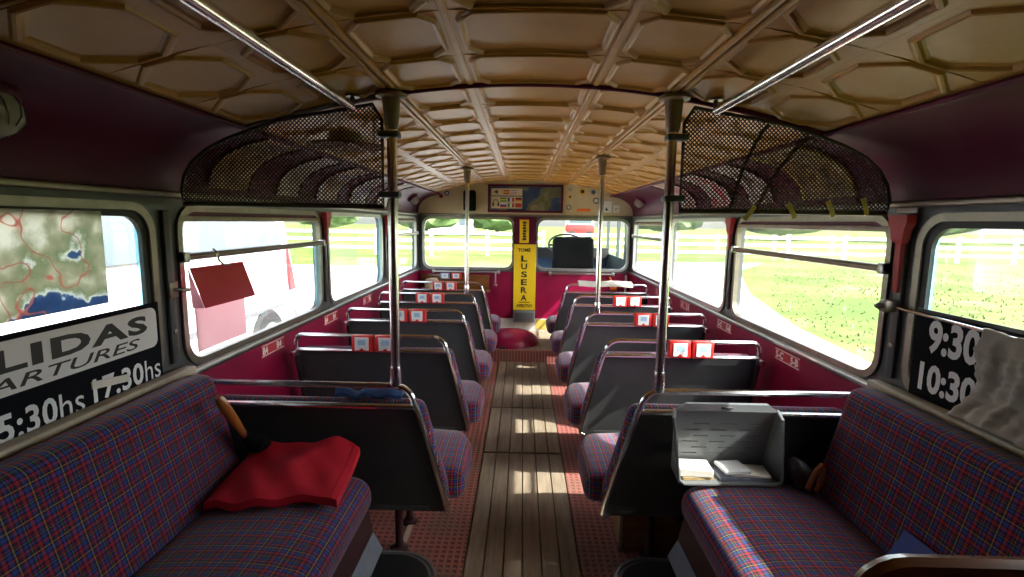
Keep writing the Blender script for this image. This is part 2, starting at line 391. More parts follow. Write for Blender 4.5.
mb = MB(); mb.grid(lambda u, v: (lambda t, p: (-.12+.27*math.cos(p)*math.cos(t), 4.72+.27*math.cos(p)*math.sin(t), .112+.125*math.sin(p)**.8))(2*math.pi*u, math.pi/2*v), 28, 8)
o = mb.build('gearbox_hump', 'maroon', fl)
MB().rbox((-.22, 4.455, .114), (-.14, 4.475, .128), .004, 2).build('hump_latch', 'dark', fl)

# ---- side walls
win_no = [0]
def side_wall(s):
    side = 'left' if s < 0 else 'right'
    X = s*HW
    def fx(d): return lambda p: (s*(HW-d), p[0], p[1])       # d = distance inwards of the wall face
    wl = MB().box((min(X, X+s*.035), YR, -.35), (max(X, X+s*.035), YB, .748)).build('wall_'+side, 'maroon', smooth=False)
    tag(wl, f'maroon lower panelling below the {side}-hand windows', None, kind='structure')
    edges = [YR, 1.5075, 2.73, 3.95, YB]
    for i, (y0, y1) in enumerate(WIN):
        a, b = edges[i], edges[i+1]
        outer = rrect(a, b, .748, 1.315, .0005); inner = rrect(y0+.012, y1-.012, SILL+.012, WTOP-.012, .075)
        MB().ring(outer, inner, fx(0), fx(-.035)).build('window_surround', 'grey', wl, sharp=30)
        if i: MB().rbox((min(s*(HW+.0), s*(HW-.014)), a-.016, .80), (max(s*HW, s*(HW-.014)), a+.016, 1.27), .005, 2).build('pillar_cover', 'grey', wl)
        if i:
            for zz in (.90, 1.02): MB().lathe([(.009, 0), (.009, .004), (.004, .006), (.001, .006)], Matrix.Translation((s*(HW-.013), a, zz)) @ Matrix.Rotation(R(-90*s), 4, 'Y'), 10).build('pillar_screw', 'brushed', wl)
    # sill and header mouldings
    MB().rbox((min(s*1.10, s*1.078), 1.50, .735), (max(s*1.10, s*1.078), YB-.01, .762), .008, 3).build('sill_moulding', 'alu', wl)
    MB().rbox((min(s*1.10, s*1.084), YR, 1.307), (max(s*1.10, s*1.084), YB-.01, 1.327), .006, 3).build('header_moulding', 'brushed', wl)
    for i, (y0, y1) in enumerate(WIN):
        win_no[0] += 1
        ym = (y0+y1)/2
        wn = empty(f'window_{win_no[0]}', (X, ym, SILL), None, None, kind='structure')
        o_, i_ = rrect(y0, y1, SILL, WTOP, .085), rrect(y0+.022, y1-.022, SILL+.022, WTOP-.022, .07)
        MB().ring(o_, i_, fx(.010), fx(-.012)).build('frame', 'brushed' if i < 2 else 'alu', wn, sharp=30)
        tr = i in (1, 3)
        if i == 0:
            i2 = rrect(y0+.045, y1-.045, SILL+.03, WTOP-.04, .06)
            MB().ring(rrect(y0+.02, y1-.02, SILL+.02, WTOP-.02, .07), i2, fx(.002), fx(-.010)).build('rubber_seal', 'dark', wn, sharp=30)
        if tr:
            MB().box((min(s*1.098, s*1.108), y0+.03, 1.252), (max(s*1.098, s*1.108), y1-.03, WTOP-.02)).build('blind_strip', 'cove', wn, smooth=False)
            MB().rbox((min(s*1.088, s*1.106), y0+.021, 1.236), (max(s*1.088, s*1.106), y1-.021, 1.254), .004, 2).build('upper_rail', 'cream_dirty', wn)
            MB().tube([(s*1.086, y0+.0, 1.125), (s*1.086, y1-.0, 1.125)], .0125, 10).build('transom_bar', 'brushed', wn)
            for yy in (y0+.012, y1-.012): MB().rbox((min(s*1.07, s*1.10), yy-.012, 1.108), (max(s*1.07, s*1.10), yy+.012, 1.142), .004, 2).build('transom_bracket', 'alu', wn)
            MB().box((min(s*1.108, s*1.111), y0+.02, 1.13), (max(s*1.108, s*1.111), y1-.02, 1.24)).build('pane', 'glass', wn, smooth=False)
            MB().box((min(s*1.118, s*1.121), y0+.02, SILL+.02), (max(s*1.118, s*1.121), y1-.02, 1.13)).build('pane', 'glass', wn, smooth=False)
        else:
            MB().box((min(s*1.116, s*1.119), y0+.02, SILL+.02), (max(s*1.116, s*1.119), y1-.02, WTOP-.02)).build('pane', 'glass', wn, smooth=False)
        ys_ = (y1-.052) if (s < 0 or i == 0) else (y0+.024)
        if i in (0, 1, 2): MB().box((min(s*1.112, s*1.1135), ys_, SILL+.03), (max(s*1.112, s*1.1135), ys_+.026, 1.235 if not tr else 1.11)).build('glass_edge', 'bluestrip', wn, smooth=False)
    return wl
wall_l = side_wall(-1); wall_r = side_wall(1)

# ---- coves between window head and ceiling
COVE = [(1.10, 1.318), (1.098, 1.36), (1.083, 1.405), (1.055, 1.445), (1.01, 1.477), (.95, 1.503), (.90, 1.513), (.868, 1.5245)]
def cove_pt(t, off=0):
    # t in 0..1 along the cove, off = inwards offset
    k = t*(len(COVE)-1); i = min(int(k), len(COVE)-2); f = k-i
    a, b = Vector(COVE[i]), Vector(COVE[i+1]); p = a.lerp(b, f); d = (b-a).normalized(); n = Vector((-d.y, d.x))
    if n.x > 0: n = -n
    if n.y > 0 and abs(n.y) > abs(n.x): n = -n
    return p+n*off
for n_, s in ((1, -1), (2, 1)):
    mb = MB(); lp = []
    for y in (YR, YB):
        lp.append([(s*x, y, z) for x, z in COVE]+[(s*(x+.03), y, z+.03) for x, z in COVE[::-1]])
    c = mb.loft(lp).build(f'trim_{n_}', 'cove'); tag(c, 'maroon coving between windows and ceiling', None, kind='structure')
    MB().tube([(s*.868, YR, 1.519), (s*.868, YB, 1.519)], .009, 8).build('cove_bead', 'cove', c)
    for k in range(30):
        pass
# ---- ceiling: outer roof skin + pressed coffer panels
lp = []
for y in (YR, YB+.05):
    a = [(-1.15+2.3*k/24, y, ceil_z(-1.15+2.3*k/24)+.045) for k in range(25)]
    b = [(x, y, z+.05) for x, y, z in a[::-1]]
    lp.append(a+b)
ceil = MB().loft(lp).build('ceiling', 'tan'); tag(ceil, 'tan pressed ceiling of octagonal coffers', None, kind='structure')
COLS = [(-.868, -.64), (-.64, -.412), (-.412, -.185), (-.185, .185), (.185, .412), (.412, .64), (.64, .868)]
PY = .265; Y0C = 1.567-PY*9
def coffer(x0, x1):
    mb = MB(); hx = .0; L = PY; wv = x1-x0; cx = (x0+x1)/2
    def lift(x, y, d):          # d: depth below the ceiling skin (positive = towards the floor)
        sl = -x/2.8; z = ceil_z(x)-d; return (x+d*sl*-1*0, y, z)
    CX, CY = (.062, .062) if abs(cx) > .5 else (.050, .055) if abs(cx) > .3 else (.032, .04)
    def octo(m, cxx, cyy):      # m margin
        a0, a1, b0, b1 = x0+m+.005, x1-m-.005, -L/2+m-.007, L/2-m+.007
        pts = []
        corners = [(a1-CX, b0), (a1, b0+CY), (a1, b1-CY), (a1-CX, b1), (a0+CX, b1), (a0, b1-CY), (a0, b0+CY), (a0+CX, b0)]
        for i in range(8):
            p, q = corners[i], corners[(i+1) % 8]; n = 6 if i in (3, 7) else 1
            for k in range(n): pts.append((p[0]+(q[0]-p[0])*k/n, p[1]+(q[1]-p[1])*k/n))
        return pts
    def rect():
        pts = []
        a0, a1, b0, b1 = x0+.0002, x1-.0002, -L/2+.0002, L/2-.0002
        # spread the outer rectangle to the same topology
        corners = [(a1-CX, b0), (a1, b0+CY), (a1, b1-CY), (a1-CX, b1), (a0+CX, b1), (a0, b1-CY), (a0, b0+CY), (a0+CX, b0)]
        for i in range(8):
            p, q = corners[i], corners[(i+1) % 8]; n = 6 if i in (3, 7) else 1
            for k in range(n): pts.append((p[0]+(q[0]-p[0])*k/n, p[1]+(q[1]-p[1])*k/n))
        return pts, [(a1, b0), (a1, b1), (a0, b1), (a0, b0)]
    ro, cor = rect()
    specs = [(.0125, 0, 0, .0), (.0155, 0, 0, .0050), (.0190, 0, 0, .0064), (.0225, 0, 0, .0050), (.0255, 0, 0, -.0005), (.0300, 0, 0, -.0030)]
    loops = [[lift(x, y, 0) for x, y in ro]]
    for m, a, b, d in specs: loops.append([lift(x, y, d) for x, y in octo(m, a, b)])
    mb.loft(loops, cap=False)
    n = len(ro)
    # corner triangles of the rectangle
    st = [0, 1, 2, 3, 9, 10, 11, 12]
    for k, (c, (i, j)) in enumerate(zip(cor, ((0, 1), (2, 3), (9, 10), (11, 12)))):
        mb.add([lift(*c, 0), lift(*ro[i], 0), lift(*ro[j], 0)], [(0, 1, 2)])
    last = octo(*specs[-1][:3]); d = specs[-1][3]
    # inner field split in strips so that it follows the arch
    top = last[3:10]; bot = [last[(12+k) % n] for k in range(7)][::-1]
    rt = [last[1], last[2]]; lt = [last[10], last[11]]
    vs = [lift(*p, d) for p in top]+[lift(*p, d) for p in bot]
    mb.add(vs, [(k, k+1, 8+k, 7+k) for k in range(6)])
    mb.add([lift(*p, d) for p in (last[0], rt[0], rt[1], last[3])], [(0, 1, 2, 3)])
    mb.add([lift(*p, d) for p in (last[9], lt[0], lt[1], last[12])], [(0, 1, 2, 3)])
    # closed rim up to the roof skin
    rim = []
    mb.add([lift(*c, 0) for c in cor]+[lift(*c, -.03) for c in cor], [(0, 1, 5, 4), (1, 2, 6, 5), (2, 3, 7, 6), (3, 0, 4, 7)])
    return mb
for x0, x1 in COLS:
    data = None
    for r in range(22):
        yc_ = Y0C+PY*(r+.5)
        if yc_+PY/2 > YB+.02: continue
        if data is None:
            o = coffer(x0, x1).build('ceiling_panel', 'tan', ceil, smooth=False); data = o.data
        else:
            o = bpy.data.objects.new('ceiling_panel', data); col.objects.link(o); o.parent = ceil
        o.location = (0, yc_, 0)
# ribs running lengthwise over the joints, and the maroon cross strip by the poles
for x in (-.412, .412):
    for dx in (-.011, .011): MB().rbox((x+dx-.006, YR, ceil_z(x)-.009), (x+dx+.006, YB, ceil_z(x)+.004), .003, 2).build('ceiling_rib', 'tan', ceil)
for x in (-.185, .185): MB().rbox((x-.008, YR, ceil_z(x)-.004), (x+.008, YB, ceil_z(x)+.004), .002, 1).build('ceiling_rib', 'tan', ceil)
MB().tube([(x, 1.567, ceil_z(x)-.004) for x in [-.41+.82*k/16 for k in range(17)]], .0085, 8).build('cross_strip', 'cove', ceil)
for s in (-1, 1):
    MB().tube([(s*x, 1.567, ceil_z(x)-.006) for x in [.43+.43*k/10 for k in range(11)]], .009, 8).build('conduit', 'brushed' if s < 0 else 'cove', ceil)

# ---- end wall at the platform, behind the camera
rw = MB().box((-1.13, YR-.03, -.35), (1.13, YR, 1.75)).build('wall_back', 'maroon', smooth=False); tag(rw, 'maroon rear end panel of the saloon', None, kind='structure')

# ---- front bulkhead
fyz = lambda y: (lambda p: (p[0], y, p[1]))
wf = MB().box((-1.1, YB, .0), (1.1, YB+.04, .735)).build('wall_front', 'maroon', smooth=False); tag(wf, 'maroon front bulkhead below the two front windows', None, kind='structure')
for i, (a, b) in enumerate(((-1.10, 0.0), (0.0, 1.10))):
    ia, ib = ((-1.045, -.115), (.125, 1.065))[i]
    MB().ring(rrect(a, b, .735, 1.325, .0005), rrect(ia, ib, .765, 1.285, .085), fyz(YB), fyz(YB+.04)).build('window_surround', 'grey', wf, sharp=30)
    win_no[0] += 1
    wn = empty(f'window_{win_no[0]}', ((ia+ib)/2, YB, .765), kind='structure')
    MB().ring(rrect(ia-.014, ib+.014, .751, 1.299, .095), rrect(ia+.014, ib-.014, .779, 1.271, .075), fyz(YB-.010), fyz(YB+.012)).build('frame', 'alu', wn, sharp=30)
    MB().box((ia, YB+.018, .765), (ib, YB+.021, 1.285)).build('pane', 'glass', wn, smooth=False)
# cream panel over the windows
pts = [(-1.09, 1.322)]+[(1.09, 1.322)]+[(1.12, 1.33), (1.12, 1.47), (1.0, 1.52)]+[(.86-1.72*k/16, ceil_z(.86-1.72*k/16)+.043) for k in range(17)]+[(-1.0, 1.52), (-1.12, 1.47), (-1.12, 1.33)]
MB().slab(pts, fyz(YB-.012), fyz(YB+.04)).build('upper_panel', 'cream', wf)
MB().rbox((-1.09, YB-.022, 1.306), (1.09, YB-.004, 1.326), .004, 2).build('panel_moulding', 'brushed', wf)
MB().box((-1.09, YB-.006, .106), (1.09, YB+.0, .245)).build('kickplate', 'kick', wf, smooth=False)
MB().box((.135, YB-.008, .13), (.245, YB-.0065, .235)).build('kickplate_label', 'tape', wf, smooth=False)
MB().box((-.112, YB-.010, .735), (.118, YB-.0005, 1.305)).build('centre_post', 'cove', wf, smooth=False)
for x0, x1 in ((-.75, -.42), (.10, .40)): MB().box((x0, YB-.0125, 1.335), (x0+.004, YB-.011, 1.58)).build('panel_joint', 'cream_dirty', wf, smooth=False)
# ================================================================== SEATS
def seat(s, audio):
    row = 0
    root = empty('bus_seat', (s*.64, .30, 0))
    def yb(z): return .012+(.665-z)/.415*.095
    def edge(z): return .262+(z-.25)/.415*.086
    prof = [(1.03, .25), (.30, .25), (.272, .262), (.264, .285), (edge(.45), .45), (edge(.60), .60), (edge(.665), .665), (1.03, .665)]
    MB().slab(prof, lambda p: (s*p[0], yb(p[1]), p[1]), lambda p: (s*p[0], yb(p[1])+.02, p[1])).build('back_panel', 'leather', root, sharp=30)
    MB().rbox((min(s*1.02, s*.33), -.010+yb(.25)+.004, .252), (max(s*1.02, s*.33), yb(.25)+.012, .275), .004, 2).build('bottom_moulding', 'leather', root)
    def fn(co):
        z = co.z; t = (z-.25)/.415; y = co.y+yb(z)
        x = co.x-(t)*.086*(1.03-co.x)/.77
        return Vector((s*(x+0), y, z))
    def fn2(co):
        t = (co.z-.25)/.415; f = (1.03-co.x)/.78
        return Vector((s*(co.x+t*.086*max(0, f)), co.y+yb(co.z), co.z))
    MB().rbox((.25, .021, .27), (1.03, .085, .668), .03, 3, 5, fn2).build('back_cushion', 'tartan', root, uv=True, sharp=60)
    def fc(co):
        f = max(0, min(1, (co.z-.265)/.115)); fx_ = (co.x-.62)/.42; fy = (co.y-.36)/.22
        dz = .016*f*(1-fx_*fx_)*(1-fy*fy) if abs(fx_) < 1 and abs(fy) < 1 else 0
        q = max(0, (co.y-.36)/.20); k = max(0, (.50-co.x)/.29)
        return Vector((s*(co.x+.055*q*q*k), co.y-.02*k*k*q, co.z+dz-.012*q*q))
    MB().rbox((.208, .135, .268), (1.03, .56, .378), .042, 4, 4, fc).build('seat_cushion', 'tartan', root, uv=True, sharp=60)
    MB().rbox((min(s*.28, s*1.03), .17, .232), (max(s*.28, s*1.03), .53, .272), .008, 2).build('seat_frame', 'dark', root)
    # chrome loop over the back
    pts = [(s*1.035, .012, .60), (s*1.035, .004, .66)]
    pts += arc((s*1.0, .0, .70), .035, 180, 90, 5, (-s, 0, 0), (0, -.05, 1))
    pts += arc((s*.415, .0, .677), .058, 90, 0, 7, (-s, 0, 0), (0, -.05, 1))[0:]
    pts += [(s*edge(.66), .003, .655), (s*edge(.5), yb(.5)-.004, .5), (s*edge(.30), yb(.30)-.004, .30), (s*.268, yb(.265)-.004, .262), (s*.285, yb(.25)-.004, .25)]
    MB().tube(pts, .0095, 8).build('grab_rail', 'chrome', root)
    MB().tube([(s*1.03, -.004, .667), (s*.355, -.004, .667)], .0085, 8).build('back_top_rail', 'chrome', root)
    MB().rbox((min(s*1.03, s*1.06), -.015, .63), (max(s*1.03, s*1.06), .03, .66), .006, 2).build('wall_bracket', 'chrome', root)
    MB().tube([(s*1.032, -.006, .64), (s*1.032, yb(.45)-.008, .45), (s*1.032, yb(.27)-.008, .27)], .011, 8).build('wall_edge_moulding', 'dark', root)
    for yy in (.26, .44):
        mb = MB().tube([(s*.475, yy, .0), (s*.475, yy, .235)], .015, 10); mb.lathe([(.035, 0), (.035, .006), (.02, .014), (.016, .03)], Matrix.Translation((s*.475, yy, 0)), 12)
        mb.build('leg', 'red_leg', root)
    for zz in (.35, .42, .49, .56):
        MB().lathe([(.005, 0), (.005, .003), (.002, .005)], Matrix.Translation((s*(edge(zz)-.008), yb(zz)+.012, zz)) @ Matrix.Rotation(R(-90*s), 4, 'Y'), 8).build('stud', 'chrome', root)
    for xa in audio:
        au = MB().rbox((s*xa-.047, -.036, .668), (s*xa+.047, .008, .742), .006, 2).build('audio_unit', 'red_plastic', root)
        MB().rbox((s*xa-.031, -.0395, .676), (s*xa+.031, -.0355, .735), .0015, 1).build('face_plate', 'white_plastic', au)
        MB().box((s*xa-.017, -.0405, .700), (s*xa+.017, -.0394, .724)).build('display', 'screen', au, smooth=False)
        MB().slab([(s*xa-.014, .674), (s*xa+.014, .674), (s*xa, .688)], fyz(-.0415), fyz(-.0394)).build('button', 'red_plastic', au)
    return root
ROWS = [1.53, 2.21, 2.89, 3.57, 4.25]
ordn = ['nearest', 'second', 'third', 'fourth', 'frontmost']
for s in (-1, 1):
    sd_name = 'left' if s < 0 else 'right'
    plain = seat(s, []); au = None
    for i, y in enumerate(ROWS):
        if i == 0: o = plain
        elif i == 4 and s > 0: o = copy_tree(plain)
        elif au is None: au = seat(s, (.725, .62) if s < 0 else (.775, .675)); o = au
        else: o = copy_tree(au)
        o.location = (s*.64, y+.30, .11 if False else 0)
        if i == 4: pass
        extra = {0: 'with bare rail', 4: 'by the bulkhead'}.get(i, 'with audio units')
        tag(o, f'charcoal-backed tartan double seat, {ordn[i]} in the {sd_name} row, {extra}', 'bus seat', f'{sd_name}-hand tartan double seats')

# ---- grab poles
def pole(x, y, label, zb=.742):
    zt = ceil_z(x)-.006
    p = empty('grab_pole', (x, y, zb), label, 'pole', 'chrome grab poles')
    MB().tube([(x, y, zb), (x, y, zt-.02)], .0145, 12).build('tube', 'chrome', p)
    MB().lathe([(.0165, zb-.008), (.018, zb), (.018, zb+.045), (.016, zb+.055)], Matrix.Translation((x, y, 0)), 12).build('collar', 'chrome', p)
    MB().lathe([(.017, zt-.11), (.021, zt-.10), (.026, zt-.028), (.028, zt-.022), (.045, zt-.018), (.045, zt-.010), (.03, zt-.001)], Matrix.Translation((x, y, 0)), 16).build('ceiling_socket', 'socket', p)
pole(-.413, 1.53, 'chrome grab pole on the nearest left seat beside the mesh screen')
pole(.408, 1.53, 'chrome grab pole on the nearest right seat beside the mesh screen')
pole(-.412, 3.57, 'slim grab pole farther down the left row of seats')
pole(.415, 2.89, 'slim grab pole farther down the right row of seats')

# ---- longitudinal benches
def bench(s, y0, y1, label):
    b = empty('bench_seat', (s*.72, (y0+y1)/2, .2), label, 'bench')
    def fb(co):
        t = (co.z-.44)/.335; return Vector((s*(co.x+.085*t), co.y, co.z))
    MB().rbox((.872, y0, .40), (.957, y1-.012, .779), .028, 4, 5, fb).build('back_cushion', 'tartan', b, uv='swap', sharp=60)
    def fc(co):
        fx_ = (co.x-.68)/.21; f = max(0, (co.z-.36)/.1)
        return Vector((s*co.x, co.y, co.z+.012*f*(1-fx_*fx_) - .02*f*max(0, (.62-co.x)/.14)**2))
    MB().rbox((.478, y0, .345), (.905, y1, .462), .045, 5, 5, fc).build('seat_cushion', 'tartan', b, uv=True, sharp=60)
    MB().slab([(.500, .345), (.484, .262), (1.06, .262), (1.06, .345)], lambda p: (s*p[0], y0, p[1]), lambda p: (s*p[0], y1-.005, p[1])).build('base_panel', 'red_leg', b)
    MB().slab([(.484, .262), (.455, .203), (1.06, .203), (1.06, .262)], lambda p: (s*p[0], y0, p[1]), lambda p: (s*p[0], y1-.004, p[1])).build('lower_panel', 'bluegrey', b)
    return b
bench(-1, YR+.1, 1.50, 'long tartan bench under the departures window, red bag on it')
br = bench(1, .74, 1.50, 'tartan bench under the right poster window, plastic tray at its end')
for s, nm in ((-1, 'left'), (1, 'right')):
    mb = MB(); pl = rrect(.265, 1.09, YR+.1, 1.497, .13, 8)
    pl = [(a if a < .9 else 1.09, b) for a, b in pl]
    f = lambda z: (lambda p: (s*p[0], p[1], z))
    st = MB().slab(pl, f(.0005), f(.192)).build('wheel_arch_step', 'bumper', origin=(s*.6, .5, 0)); tag(st, f'low dark round-cornered wheel arch step below the {nm} bench', 'step', 'wheel arch steps')
    MB().slab(rrect(.285, 1.08, YR+.12, 1.478, .115, 8), f(.192), f(.197)).build('rubber_top', 'dark', st, origin=(s*.6, .5, 0))
    MB().tube([Vector((s*a, b, .192)) for a, b in rrect(.268, 1.087, YR+.103, 1.494, .127, 8)], .006, 6, True).build('edge_rim', 'bumper', st, origin=(s*.6, .5, 0))
    lw_ = MB().rbox((min(s*1.045, s*1.085), YR+.02, .755), (max(s*1.045, s*1.085), 1.535, .786), .006, 3).build('window_ledge', 'cream_dirty', wall_l if s < 0 else wall_r, origin=(0, 0, 0))
# wooden end board of the right bench
pl = [(1.085, .2), (.50, .2), (.50, .66)]+[(.565-.065*math.cos(R(a)), .675+.065*math.sin(R(a))) for a in range(0, 91, 15)]+[(1.085, .74)]
ar = MB().slab(pl, fyz(.698), fyz(.736)).build('armrest_board', 'varnish', origin=(.8, .717, .2)); tag(ar, 'varnished wooden end board with rounded corner at the right bench', 'armrest')
MB().tube([(p[0], .717, p[1]+.0) for p in pl[2:]], .019, 8).build('top_moulding', 'varnish', ar, origin=(.8, .717, .2))

# ================================================================== SCREENS
def screen(s):
    Y = 1.552
    outl = [(.447, 1.288), (1.062, 1.288), (1.066, 1.33), (1.055, 1.375), (1.03, 1.415), (.985, 1.452), (.92, 1.485), (.86, 1.507), (.76, 1.540), (.66, 1.558), (.56, 1.575), (.475, 1.590), (.447, 1.545)]
    sc = empty('mesh_screen', (s*.75, Y, 1.288), f'dark perforated luggage screen arching over the {"left" if s < 0 else "right"} bench end', 'screen', 'mesh luggage screens')
    MB().tube([(s*x, Y, z) for x, z in outl], .0055, 6, True).build('frame', 'mesh', sc)
    MB().rbox((min(s*.45, s*1.06), Y-.003, 1.289), (max(s*.45, s*1.06), Y+.003, 1.298), .001, 1).build('bottom_rail', 'mesh', sc)
    # diagonal wires clipped to the outline
    mb = MB(); P = [Vector(p) for p in outl]; n = len(P); sp = .0088; hw = .0017
    for sg in (1, -1):
        d = Vector((1, sg)).normalized(); nn = Vector((-d.y, d.x))
        lo = min(p.dot(nn) for p in P); hi = max(p.dot(nn) for p in P); c = lo+sp/2
        while c < hi:
            ts = []
            for i in range(n):
                a, b = P[i], P[(i+1) % n]; da, db = a.dot(nn)-c, b.dot(nn)-c
                if da*db < 0: ts.append(a.lerp(b, da/(da-db)).dot(d))
            ts.sort()
            for t0, t1 in zip(ts[::2], ts[1::2]):
                if t1-t0 > .004:
                    q = [nn*(c-hw)+d*t0, nn*(c+hw)+d*t0, nn*(c+hw)+d*t1, nn*(c-hw)+d*t1]
                    y_ = Y-.001*sg
                    mb.add([(s*p.x, y_, p.y) for p in q]+[(s*p.x, y_+.0012, p.y) for p in q], [(0, 1, 2, 3), (7, 6, 5, 4), (0, 4, 5, 1), (1, 5, 6, 2), (2, 6, 7, 3), (3, 7, 4, 0)])
            c += sp
    o = mb.build('wire_mesh', 'mesh', sc, smooth=False); o['kind'] = 'stuff'
    for z in (1.50, 1.325): MB().rbox((min(s*.391, s*.452), Y-.040, z-.009), (max(s*.391, s*.452), Y+.004, z+.009), .004, 2).build('pole_clip', 'cab', sc)
screen(-1); screen(1)
# overhead grab bars
for s, nm in ((-1, 'left'), (1, 'right')):
    x = s*.522; z = 1.572
    hb = empty('overhead_grab_bar', (x, .6, z), f'polished overhead grab bar slanting along the {nm} of the ceiling', 'grab bar', 'overhead grab bars')
    MB().tube([(x, -.3, z), (x, 1.50, z)], .0135, 12).build('tube', 'chrome', hb)
    for y in (-.2, .60, 1.515):
        m_ = MB().tube([(x, y, z), (x, y, ceil_z(x)-.004)], .007, 8); m_.lathe([(.02, -.006), (.02, 0)], Matrix.Translation((x, y, ceil_z(x)-.004)), 12); m_.build('bracket', 'brushed', hb)

# ================================================================== LAMPS IN THE COVE
def cove_lamp(s, y, t, label, r=.05):
    p = cove_pt(t); px, pz = s*p.x, p.y
    a, b = cove_pt(t-.03), cove_pt(t+.03); d = (b-a).normalized(); nrm = Vector((-s*abs(d.y), 0, -abs(d.x)))
    q = nrm.to_track_quat('Z', 'Y').to_matrix().to_4x4(); mx = Matrix.Translation((px, y, pz)) @ q
    l = empty('cove_lamp', (px, y, pz), label, 'lamp', 'round cove lamps')
    MB().lathe([(r*1.25, -.004), (r*1.25, .006), (r*1.05, .02), (r, .022)], mx, 20).build('housing', 'cove', l)
    MB().lathe([(r*.98, .018), (r*.96, .04), (r*.75, .06), (r*.4, .07), (r*.05, .073)], mx, 24).build('glass_dome', 'lampglass', l)
    for k in range(10): MB().tube([mx @ Vector((q*r*math.cos(k*math.pi/5), q*r*math.sin(k*math.pi/5), h_)) for q, h_ in ((.99, .02), (.97, .04), (.76, .0605), (.41, .0705))], .0014, 5).build('glass_rib', 'brushed', l)
    MB().lathe([(r*.4, .012), (r*.42, .035), (r*.2, .05), (.002, .052)], mx, 12).build('bulb', 'white_plastic', l)
cove_lamp(-1, .955, .5, 'ribbed glass dome lamp in the near left coving')
cove_lamp(-1, 4.66, .5, 'round lamp at the far left end of the coving', .045)
cove_lamp(1, 4.6, .5, 'round lamp at the far right end of the coving', .045)

# ---- advertisement panels curved into the coves beyond the screens
ads = [(-1, 1.72, 1.98, [(.35, (.10, .045, .012)), (.5, (.30, .16, .03)), (.62, (.40, .24, .05)), (.72, (.5, .5, .45))], 'golden brown advert card curved into the left coving, nearest the screen'),
       (-1, 2.20, 2.42, [(.35, (.25, .22, .18)), (.55, (.40, .36, .28)), (.7, (.5, .48, .42))], 'pale printed card curved into the left coving behind the screen'),
       (-1, 2.62, 2.92, [(.35, (.12, .04, .02)), (.5, (.40, .24, .04)), (.6, (.45, .45, .5)), (.7, (.08, .10, .3))], 'yellow and white advert card in the left coving, third from the camera'),
       (-1, 3.12, 3.45, [(.4, (.45, .45, .48)), (.52, (.15, .10, .10)), (.65, (.06, .10, .30))], 'white and blue advert card in the left coving, fourth from the camera'),
       (-1, 3.70, 4.0, [(.4, (.5, .46, .36)), (.6, (.16, .08, .05))], 'cream advert card in the left coving, farthest from the camera'),
       (1, 1.75, 2.06, [(.35, (.08, .045, .015)), (.5, (.25, .16, .05)), (.62, (.32, .22, .06)), (.74, (.5, .48, .4))], 'brown picture card with yellow edges in the right coving, nearest the screen'),
       (1, 2.30, 2.55, [(.38, (.5, .48, .45)), (.52, (.3, .25, .2)), (.65, (.12, .05, .05))], 'grey and white picture card in the right coving, second from the camera'),
       (1, 2.75, 3.05, [(.4, (.6, .05, .05)), (.5, (.45, .40, .36)), (.65, (.55, .52, .48))], 'red and cream advert card in the right coving, third from the camera'),
       (1, 3.3, 3.65, [(.4, (.5, .48, .42)), (.55, (.35, .12, .10)), (.7, (.5, .35, .3))], 'pale pink advert card in the right coving, farthest from the camera')]
for i, (s, y0, y1, st, lb) in enumerate(ads):
    m_ = print_sheet(f'advert_print_{i}', st, 11, 0, seed=i*3.3)
    o = MB().grid(lambda u, v: (lambda p: (s*p.x, y0+(y1-y0)*u, p.y))(cove_pt(.12+.84*v, .004)), 2, 14, (-s*.0015, 0, -.0015)).build('advert_card', m_, origin=(s*1.06, (y0+y1)/2, 1.36)); tag(o, lb, 'advert', 'advert cards in the coving')
    for k, yy in enumerate((y0, y1)):
        MB().tube([(s*p.x, yy, p.y) for p in [cove_pt(.12+.84*q/12, .007) for q in range(13)]], .005 if i != 5 else .007, 6).build('edge_strip', 'tape' if i == 5 else ('strap' if i % 2 else 'cove'), o, origin=(s*1.06, (y0+y1)/2, 1.36))

# yellow tape tabs and dark straps around the right screen
for k, (x, z, a) in enumerate(((.655, 1.292, -35), (.77, 1.300, 30), (.885, 1.308, 22), (.985, 1.316, 18))):
    d = Vector((math.sin(R(a)), 0, -math.cos(R(a)))); c = Vector((x, 1.538, z)); n_ = Vector((d.z, 0, -d.x))*.007
    t_ = MB().grid(lambda u, v: c+d*(.05*u-.018)+n_*(2*v-1)+Vector((0, -.004*math.sin(3*u), 0)), 6, 1, (0, .0012, 0)).build('yellow_tape', 'tape', origin=c)
    tag(t_, ['leftmost', 'second from left', 'second from right', 'rightmost'][k]+' yellow tape end at the bottom edge of the right screen', 'tape', 'yellow tape ends')
for k, (x0, z0, x1, z1) in enumerate(((.715, 1.553, .62, 1.30), (.84, 1.515, .70, 1.30))):
    o = MB().tube([Vector((x0+(x1-x0)*t, 1.60+.03*math.sin(3*t), z0+(z1-z0)*t**1.2)) for t in [j/8 for j in range(9)]], .006, 6).build('leather_strap', 'strap', origin=(x1, 1.6, z1))
    tag(o, ('left' if k == 0 else 'right')+' of two dark straps hanging behind the right mesh screen', 'strap', 'dark hanging straps')
